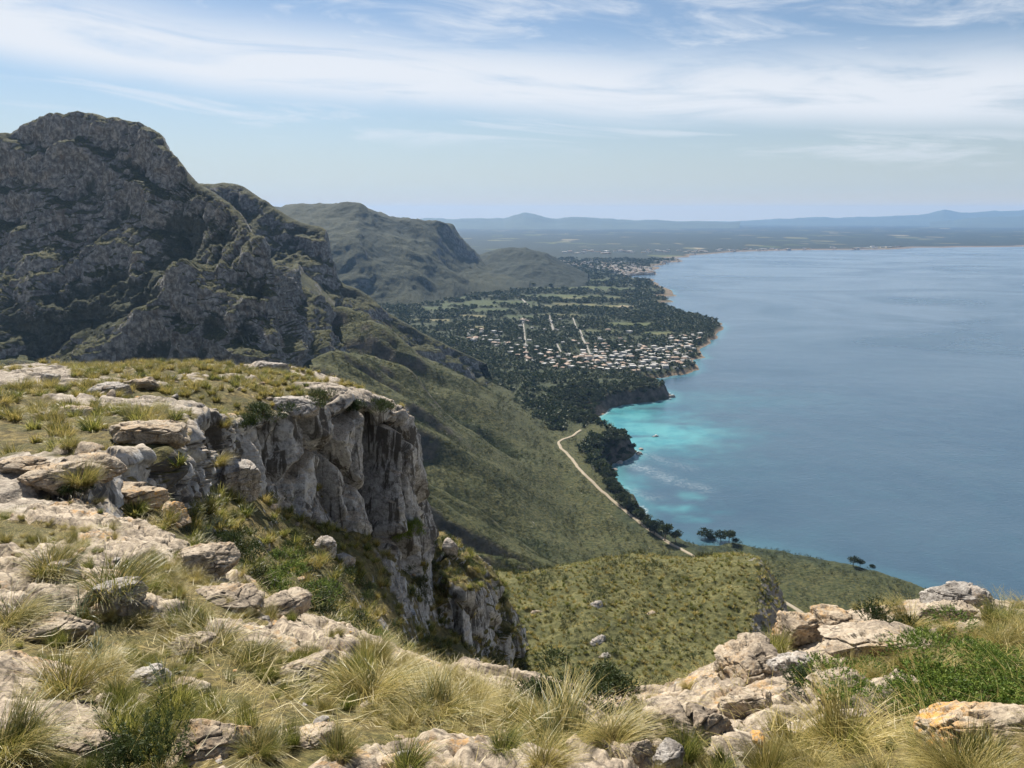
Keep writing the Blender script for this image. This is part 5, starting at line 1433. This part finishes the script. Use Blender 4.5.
for ci_, (poly, n, where) in enumerate(cl_):
    q_ = poly_pts(poly, n * 4, 420 + ci_); w3 = drape_many(q_[:, 0], q_[:, 1]); m = 0
    for w_ in w3:
        if m >= n or n_h >= 300: break
        if not 3.0 < w_[2] < 60: continue
        if len(taken) and (((taken - w_[:2]) ** 2).sum(1) < 13.0 ** 2).any(): continue
        if dist_line(w_[None, :2], coast)[0] < 14: continue
        taken = np.vstack([taken, w_[:2]]); m += 1; n_h += 1
        k = int(RNG.choice(7, p=[.25, .09, .12, .24, .08, .05, .17]))
        e = link(bpy.data.objects.new('house', None))
        e.location = w_; s = RNG.uniform(0.5, 0.95); e.scale = (s, s, s)
        e.rotation_euler = (0, 0, 0.5 * math.pi * RNG.integers(0, 4) + 0.35 + RNG.normal() * 0.35)
        tag(e, look[k] + ' ' + where, 'house', 'houses of the seaside village: ' + look[k] + ' ' + where)
        for nm_h, mh in zip(('wall', 'roof'), HOUSES[k]): link(bpy.data.objects.new(nm_h, mh), e)
print('houses', n_h, time.time() - T0)
# the town further along the coast, far too many and small to count
q_ = np.vstack([poly_pts([(604,266),(640,266),(657,270),(655,275),(630,277),(606,272)], 520, 431), poly_pts([(560,261),(600,262),(640,264),(610,272),(575,268)], 200, 432),
                poly_pts([(655,262),(684,259),(680,263),(660,265)], 30, 433)])
w3 = drape_many(q_[:, 0], q_[:, 1], np.full(len(q_), 6.0)); w3 = w3[w3[:, 2] > 1.0]
far_q = np.column_stack([RNG.uniform(560, 900, 110), RNG.normal(0, 0.8, 110)]); far_q[:, 1] += np.interp(far_q[:, 0], [560, 690, 900], [252, 252, 247.2])
w4 = drape_many(far_q[:, 0], far_q[:, 1], np.full(len(far_q), 8.0)); w4 = w4[w4[:, 2] > 1.0]
def town(name, w, wide, label):
    Vs, Fs, mi, o_ = [], [], [], 0
    for p_ in w:
        a, b, h = RNG.uniform(4, 8) * wide, RNG.uniform(4, 7) * wide, RNG.uniform(4, 9); an = RNG.uniform(0, 3.14)
        V, F = box_v(-a, a, -b, b, -3, h)
        c_, s_ = math.cos(an), math.sin(an)
        V = np.column_stack([V[:, 0] * c_ - V[:, 1] * s_, V[:, 0] * s_ + V[:, 1] * c_, V[:, 2]]) + p_
        Vs.append(V); Fs.append(F + o_); o_ += 8
        wm, rm_ = RNG.choice(3, p=[.6, .25, .15]), RNG.choice([0, 3, 4], p=[.45, .3, .25]); mi += [wm, rm_, wm, wm, wm, wm]
    tag(obj(name, raw_mesh(name, np.vstack(Vs), np.vstack(Fs), M_WALL + M_TILE, False, mat_idx=mi)), label, 'town', kind='stuff')
town('town', w3, 1.0, 'pale houses of the larger town crowding the far shore')
town('town', w4, 2.2, 'specks of resort buildings behind the far beach')

# ------------------------------------------------------------------ trees
def crown_mesh(name, seed, lumps, leaves_n, leaf, flat, mat=None, w=0.34, zc=0.62):
    """crown about 1 unit wide standing on its trunk, top near z = 1"""
    r = np.random.default_rng(seed)
    a = r.random(lumps) * 6.28; rd_ = w * np.sqrt(r.random(lumps))
    lc = np.column_stack([rd_ * np.cos(a), rd_ * np.sin(a), zc + flat * r.normal(size=lumps) * 0.5 + flat * (0.3 - rd_)])
    lr = 0.10 + 0.13 * r.random(lumps)
    k = r.integers(0, lumps, leaves_n)
    d = r.normal(size=(leaves_n, 3)); d /= np.linalg.norm(d, axis=1)[:, None]
    c = lc[k] + d * (lr[k] * r.random(leaves_n) ** 0.4)[:, None] * np.array((1.1, 1.1, 0.75))
    V, F, h = leaves(c, d + np.array((0, 0, 0.5)), leaf, seed + 1, 1.5, None, 0.7)
    h = np.clip(h * 0.7 + np.repeat((r.random(lumps) * 0.3)[k], 5), 0, 1)
    return raw_mesh(name, V, F, mat or M_PINE, False, dict(hue=h)), lc
def trunk_mesh(seed, lc, zc=0.62):
    r = np.random.default_rng(seed); bar = []
    def tube(pts, rads, ns=6):
        pts = np.array(pts); th = np.linspace(0, 2 * np.pi, ns, endpoint=False)
        rings = np.array([p_ + np.column_stack([np.cos(th) * q_, np.sin(th) * q_, np.zeros(ns)]) for p_, q_ in zip(pts, rads)])
        idx = np.arange(len(pts) * ns).reshape(len(pts), ns)
        F = np.stack([idx[:-1], np.roll(idx[:-1], -1, 1), np.roll(idx[1:], -1, 1), idx[1:]], -1).reshape(-1, 4)
        bar.append((rings.reshape(-1, 3), F))
    lean = r.normal(size=2) * 0.08
    fk = np.array((lean[0], lean[1], zc * 0.6))
    tube([(0, 0, -0.06), (lean[0] * .4, lean[1] * .4, zc * 0.3), fk], [0.035, 0.028, 0.022])
    for c in lc[:6]: tube([fk, (fk + c) / 2 + np.array((0, 0, -0.03)), c], [0.018, 0.012, 0.005])
    Vs, Fs, o_ = [], [], 0
    for V, F in bar: Vs.append(V); Fs.append(F + o_); o_ += len(V)
    return raw_mesh('trunk', np.vstack(Vs), np.vstack(Fs), M_BARK, True)
PINES = []
for k in range(4):
    cm, lc = crown_mesh('crown', 500 + k, 14, 900, 0.075, (0.20, 0.14, 0.24, 0.10)[k], w=(0.34, 0.40, 0.30, 0.42)[k])
    PINES.append((cm, trunk_mesh(510 + k, lc)))
TREE_F = [crown_mesh('tree', 520 + k, 6, 46, 0.30, 0.16, m_, zc=0.42)[0] for k, m_ in enumerate((M_PINE, M_PINEF, M_PINEF))]
def pine(w_, size, k, label, group, tall=1.0):
    e = link(bpy.data.objects.new('pine_tree', None)); e.location = (w_[0], w_[1], w_[2] - 0.1)
    e.scale = (size, size, size * tall); e.rotation_euler = (0, 0, RNG.uniform(0, 6.28))
    tag(e, label, 'tree', group)
    link(bpy.data.objects.new('crown', PINES[k][0]), e); link(bpy.data.objects.new('trunk', PINES[k][1]), e)
named = [(664.5, 541, 13.5, 0, 'biggest dark pine at the lower end of the shore tree row'), (654, 534, 10.5, 2, 'pine just left of the biggest one in the shore row'),
         (676, 543, 9.0, 0, 'small pine just right of the biggest one in the shore row'), (705, 542, 11, 1, 'lone pine on the shore edge with a leaning crown'), (711, 542.5, 6.5, 3, 'low pine touching the lone leaning one'),
         (721, 543, 10, 1, 'left pine of the pair on the shore edge'), (729, 543.5, 10, 0, 'right pine of the pair on the shore edge'), (735, 544.5, 5, 3, 'small pine right of the pair on the shore edge'),
         (853, 566, 7, 3, 'flat crowned tree by the sea at the right of the slope'), (860, 567, 6, 3, 'second flat crowned tree by the sea at the right'), (872, 569, 4, 3, 'small bush like tree by the sea right of the flat crowned ones'), (640, 521, 9.5, 2, 'pine in the lower half of the shore row')]
tp = drape_many([a[0] for a in named], [a[1] for a in named])
allp = [tp]
for w_, (a, b, s, k, lb) in zip(tp, named): pine(w_, s * 1.15, k, lb, 'pines along the shore')
def grove(px, py, smin, smax, label, group, kk=(0, 1, 2, 3), gap=3.2):
    w3 = drape_many(px, py)
    for w_ in w3:
        if w_[2] < 1.5: continue
        al = np.vstack(allp)
        if (((al[:, :2] - w_[:2]) ** 2).sum(1) < gap * gap).any(): continue
        allp.append(w_[None])
        pine(w_, RNG.uniform(smin, smax), int(RNG.choice(kk)), label, group, RNG.uniform(0.75, 1.0))
tt_ = RNG.random(90)
grove(np.interp(tt_, [0, .2, .5, .8, 1], [597, 608, 622, 640, 652]) + RNG.uniform(-1, 8, 90), np.interp(tt_, [0, .2, .5, .8, 1], [468, 488, 504, 521, 532]) + RNG.normal(0, 1.2, 90), 7, 11.5, 'dark round pine in the row between the dirt track and the water', 'pines in the row between track and water')
q_ = poly_pts([(592,440),(612,434),(630,442),(637,452),(626,460),(606,468),(598,458)], 110, 441)
grove(q_[:, 0], q_[:, 1], 6, 10, 'dark pine crowding the near headland', 'pines on the near headland')
q_ = poly_pts([(565,388),(590,382),(606,392),(598,408),(592,425),(575,420),(562,405)], 150, 442)
grove(q_[:, 0], q_[:, 1], 6, 10, 'dark pine in the wood behind the small beach', 'pines behind the small beach')
q_ = poly_pts([(590,378),(640,375),(662,388),(655,396),(600,394)], 70, 443)
grove(q_[:, 0], q_[:, 1], 5, 9, 'dark pine on the flat far headland', 'pines on the far headland')
n_p = len(np.vstack(allp))
# the woods of the plain
n = 210000
ru = rr.uniform(-0.62, 0.42, n); rY = np.exp(rr.uniform(np.log(640), np.log(4300), n)); pp2 = np.column_stack([ru * rY, rY])
iu = (ru + 0.98) / 1.96 * (LN_C - 1); iy = np.log(rY / 105) / np.log(25500 / 105) * (LN_R - 1)
zz = grid_at(z, iy, iu); fo = grid_at(att['forest'], iy, iu); fi = grid_at(att['field'], iy, iu); shv = grid_at(att['shore'], iy, iu); dcc = grid_at(dc, iy, iu); dff = grid_at(df, iy, iu)
cl = fbm(np.column_stack([pp2, zz]), 90.0, 4, seed=97)
rdw = dist_line(pp2, road_pts[:, :2])
dens = fo * (rdw > 11) * (dcc > 9) * (fi < 0.3) * (shv < 0.4) * (dff < 60) * (0.42 + 1.5 * np.clip(cl + 0.10, -0.27, 0.5))
opn = ss(2500, 3100, rY); dens *= 1 - 0.5 * opn * (cl < 0.1)
keepm = rr.random(n) < dens
pts = np.column_stack([pp2, zz - 0.2])[keepm]; dv = pts[:, 1]
hcell = {}
for x_, y_ in taken: hcell.setdefault((int(x_ // 12), int(y_ // 12)), []).append((x_, y_))
ok = np.min([dist_line(pts[:, :2], L_) for L_ in VROADS], axis=0) > 5.0
for k_i, (x_, y_, _) in enumerate(pts):
    if 1150 < y_ < 2400:
        cx, cy_ = int(x_ // 12), int(y_ // 12)
        for ax in (-1, 0, 1):
            for ay in (-1, 0, 1):
                for hx, hy in hcell.get((cx + ax, cy_ + ay), ()):
                    if (hx - x_) ** 2 + (hy - y_ - 1.5) ** 2 < 5.0 ** 2: ok[k_i] = False
pts = pts[ok]
s = (4.5 + 4.5 * rr.random(len(pts))) * np.clip(pts[:, 1] / 1500, 0.85, 2.0)
sc3 = np.column_stack([s, s, s * (0.75 + 0.3 * rr.random(len(pts)))])
tix = rr.choice(6, len(pts), p=[.24, .24, .14, .10, .16, .12])
sc3 = np.where((tix > 2)[:, None], sc3 * 0.62, sc3 * (0.75 + 0.5 * rr.random(len(pts)))[:, None])
instancer('forest', pts, rr.random(len(pts)) * 6.28, sc3, tix, TREE_F + SH_F, 'dark pine wood covering the coastal plain round the village', 'forest')
print('trees', n_p, len(pts), time.time() - T0)

# ------------------------------------------------------------------ the boat and the shore rocks
def hull_mesh():
    L, B = 7.5, 2.5; rows = []
    for k in range(15):
        t_ = k / 14; x = -L / 2 + L * t_
        wb = B / 2 * (0.86 + 0.14 * math.sin(t_ * 3.0)) * (1 - max(0, (t_ - 0.55) / 0.45) ** 2.2)
        sheer = 0.75 + 0.45 * t_ * t_
        keel = -0.35 + 0.30 * max(0, t_ - 0.7) / 0.3
        prof = [(1.0, sheer), (0.97, sheer * 0.6), (0.80, 0.05), (0.45, keel * 0.7), (0, keel)]
        ring = [(x, wb * a, b) for a, b in prof] + [(x, -wb * a, b) for a, b in prof[-2::-1]]
        inner = [(x, -wb * 0.86, sheer + 0.02), (x, -wb * 0.8, 0.42), (x, wb * 0.8, 0.42), (x, wb * 0.86, sheer + 0.02)]
        rows.append(ring + inner)
    G_ = np.array(rows); n_ = G_.shape[1]
    G_ = np.concatenate([G_, G_[:, :1]], 1)
    F_ = grid_faces(15, n_ + 1)
    idx = np.arange(15 * (n_ + 1)).reshape(15, -1)
    return raw_mesh('hull', G_.reshape(-1, 3), [F_, idx[0, :n_][None], idx[-1, :n_][None][:, ::-1]], plain('boat_hull_white', (0.55, 0.56, 0.56), 0.4), False)
bp = onz(655.5, 436.5)
bt = link(bpy.data.objects.new('boat', None)); bt.location = (bp[0], bp[1], 0.05); bt.rotation_euler = (0, 0, 0.25)
tag(bt, 'small white motor boat anchored on the turquoise water of the cove', 'boat')
link(bpy.data.objects.new('hull', hull_mesh()), bt)
link(bpy.data.objects.new('cabin', boxes('cabin', [(-0.6, 1.5, -0.8, 0.8, 0.42, 1.75)], M_WALL[0])), bt)
link(bpy.data.objects.new('cabin_roof', boxes('cabin_roof', [(-0.8, 1.65, -0.9, 0.9, 1.752, 1.85)], M_WALL[0])), bt)
for wb_ in ((1.503, 1.52, -0.6, 0.6, 1.15, 1.6), (-0.3, 1.2, -0.82, -0.803, 1.15, 1.6), (-0.3, 1.2, 0.803, 0.82, 1.15, 1.6)):
    link(bpy.data.objects.new('window', boxes('window', [wb_], M_PANE)), bt)
link(bpy.data.objects.new('outboard_motor', prism('outboard_motor', [(-4.15, -0.2), (-3.76, -0.14), (-3.76, 0.14), (-4.15, 0.2)], -0.4, 1.15, M_PANE)), bt)
for n_, (px, py, w_, lb) in enumerate([(641, 449.5, 5, 'dark rock awash off the tip of the near headland'), (639.5, 454, 7, 'larger dark rock at the foot of the near headland'), (620, 463, 8, 'brown shore rock under the near headland'), (671, 397, 8, 'dark rock at the tip of the far headland'), (614, 470, 7, 'brown ledge at the waterline below the tree row')]):
    c_ = onz(px, py); s = 0.5 * w_ * c_[1] / FPX
    o = obj('rock', rock_mesh(600 + n_, 1, 0.8, 0.6, M_ROCK[2], ico=ICO5)); o.location = (c_[0], c_[1], 0.1); o.scale = (s, s, s)
    tag(o, lb, 'rock')
# ------------------------------------------------------------------ air
def haze():
    x0, x1, y0, y1, z0, z1 = -27000, 27000, -400, 26000, -6, 560
    V = np.array([(x, y, z) for z in (z0, z1) for y in (y0, y1) for x in (x0, x1)], float)
    F = np.array([(0, 2, 3, 1), (4, 5, 7, 6), (0, 1, 5, 4), (2, 6, 7, 3), (0, 4, 6, 2), (1, 3, 7, 5)])
    m = bpy.data.materials.new('haze_air'); m.use_nodes = True
    nt = m.node_tree
    for n in list(nt.nodes): nt.nodes.remove(n)
    v = nt.nodes.new('ShaderNodeVolumePrincipled')
    v.inputs['Color'].default_value = (0.34, 0.59, 1.0, 1)
    v.inputs['Density'].default_value = HAZE
    v.inputs['Anisotropy'].default_value = 0.2
    o = nt.nodes.new('ShaderNodeOutputMaterial')
    nt.links.new(v.outputs[0], o.inputs['Volume'])
    h = obj('haze', raw_mesh('haze', V, F, m, False))
    tag(h, 'thin bluish haze over the bay and the far coast', 'haze', kind='stuff')
HAZE = 4.0e-5
haze()
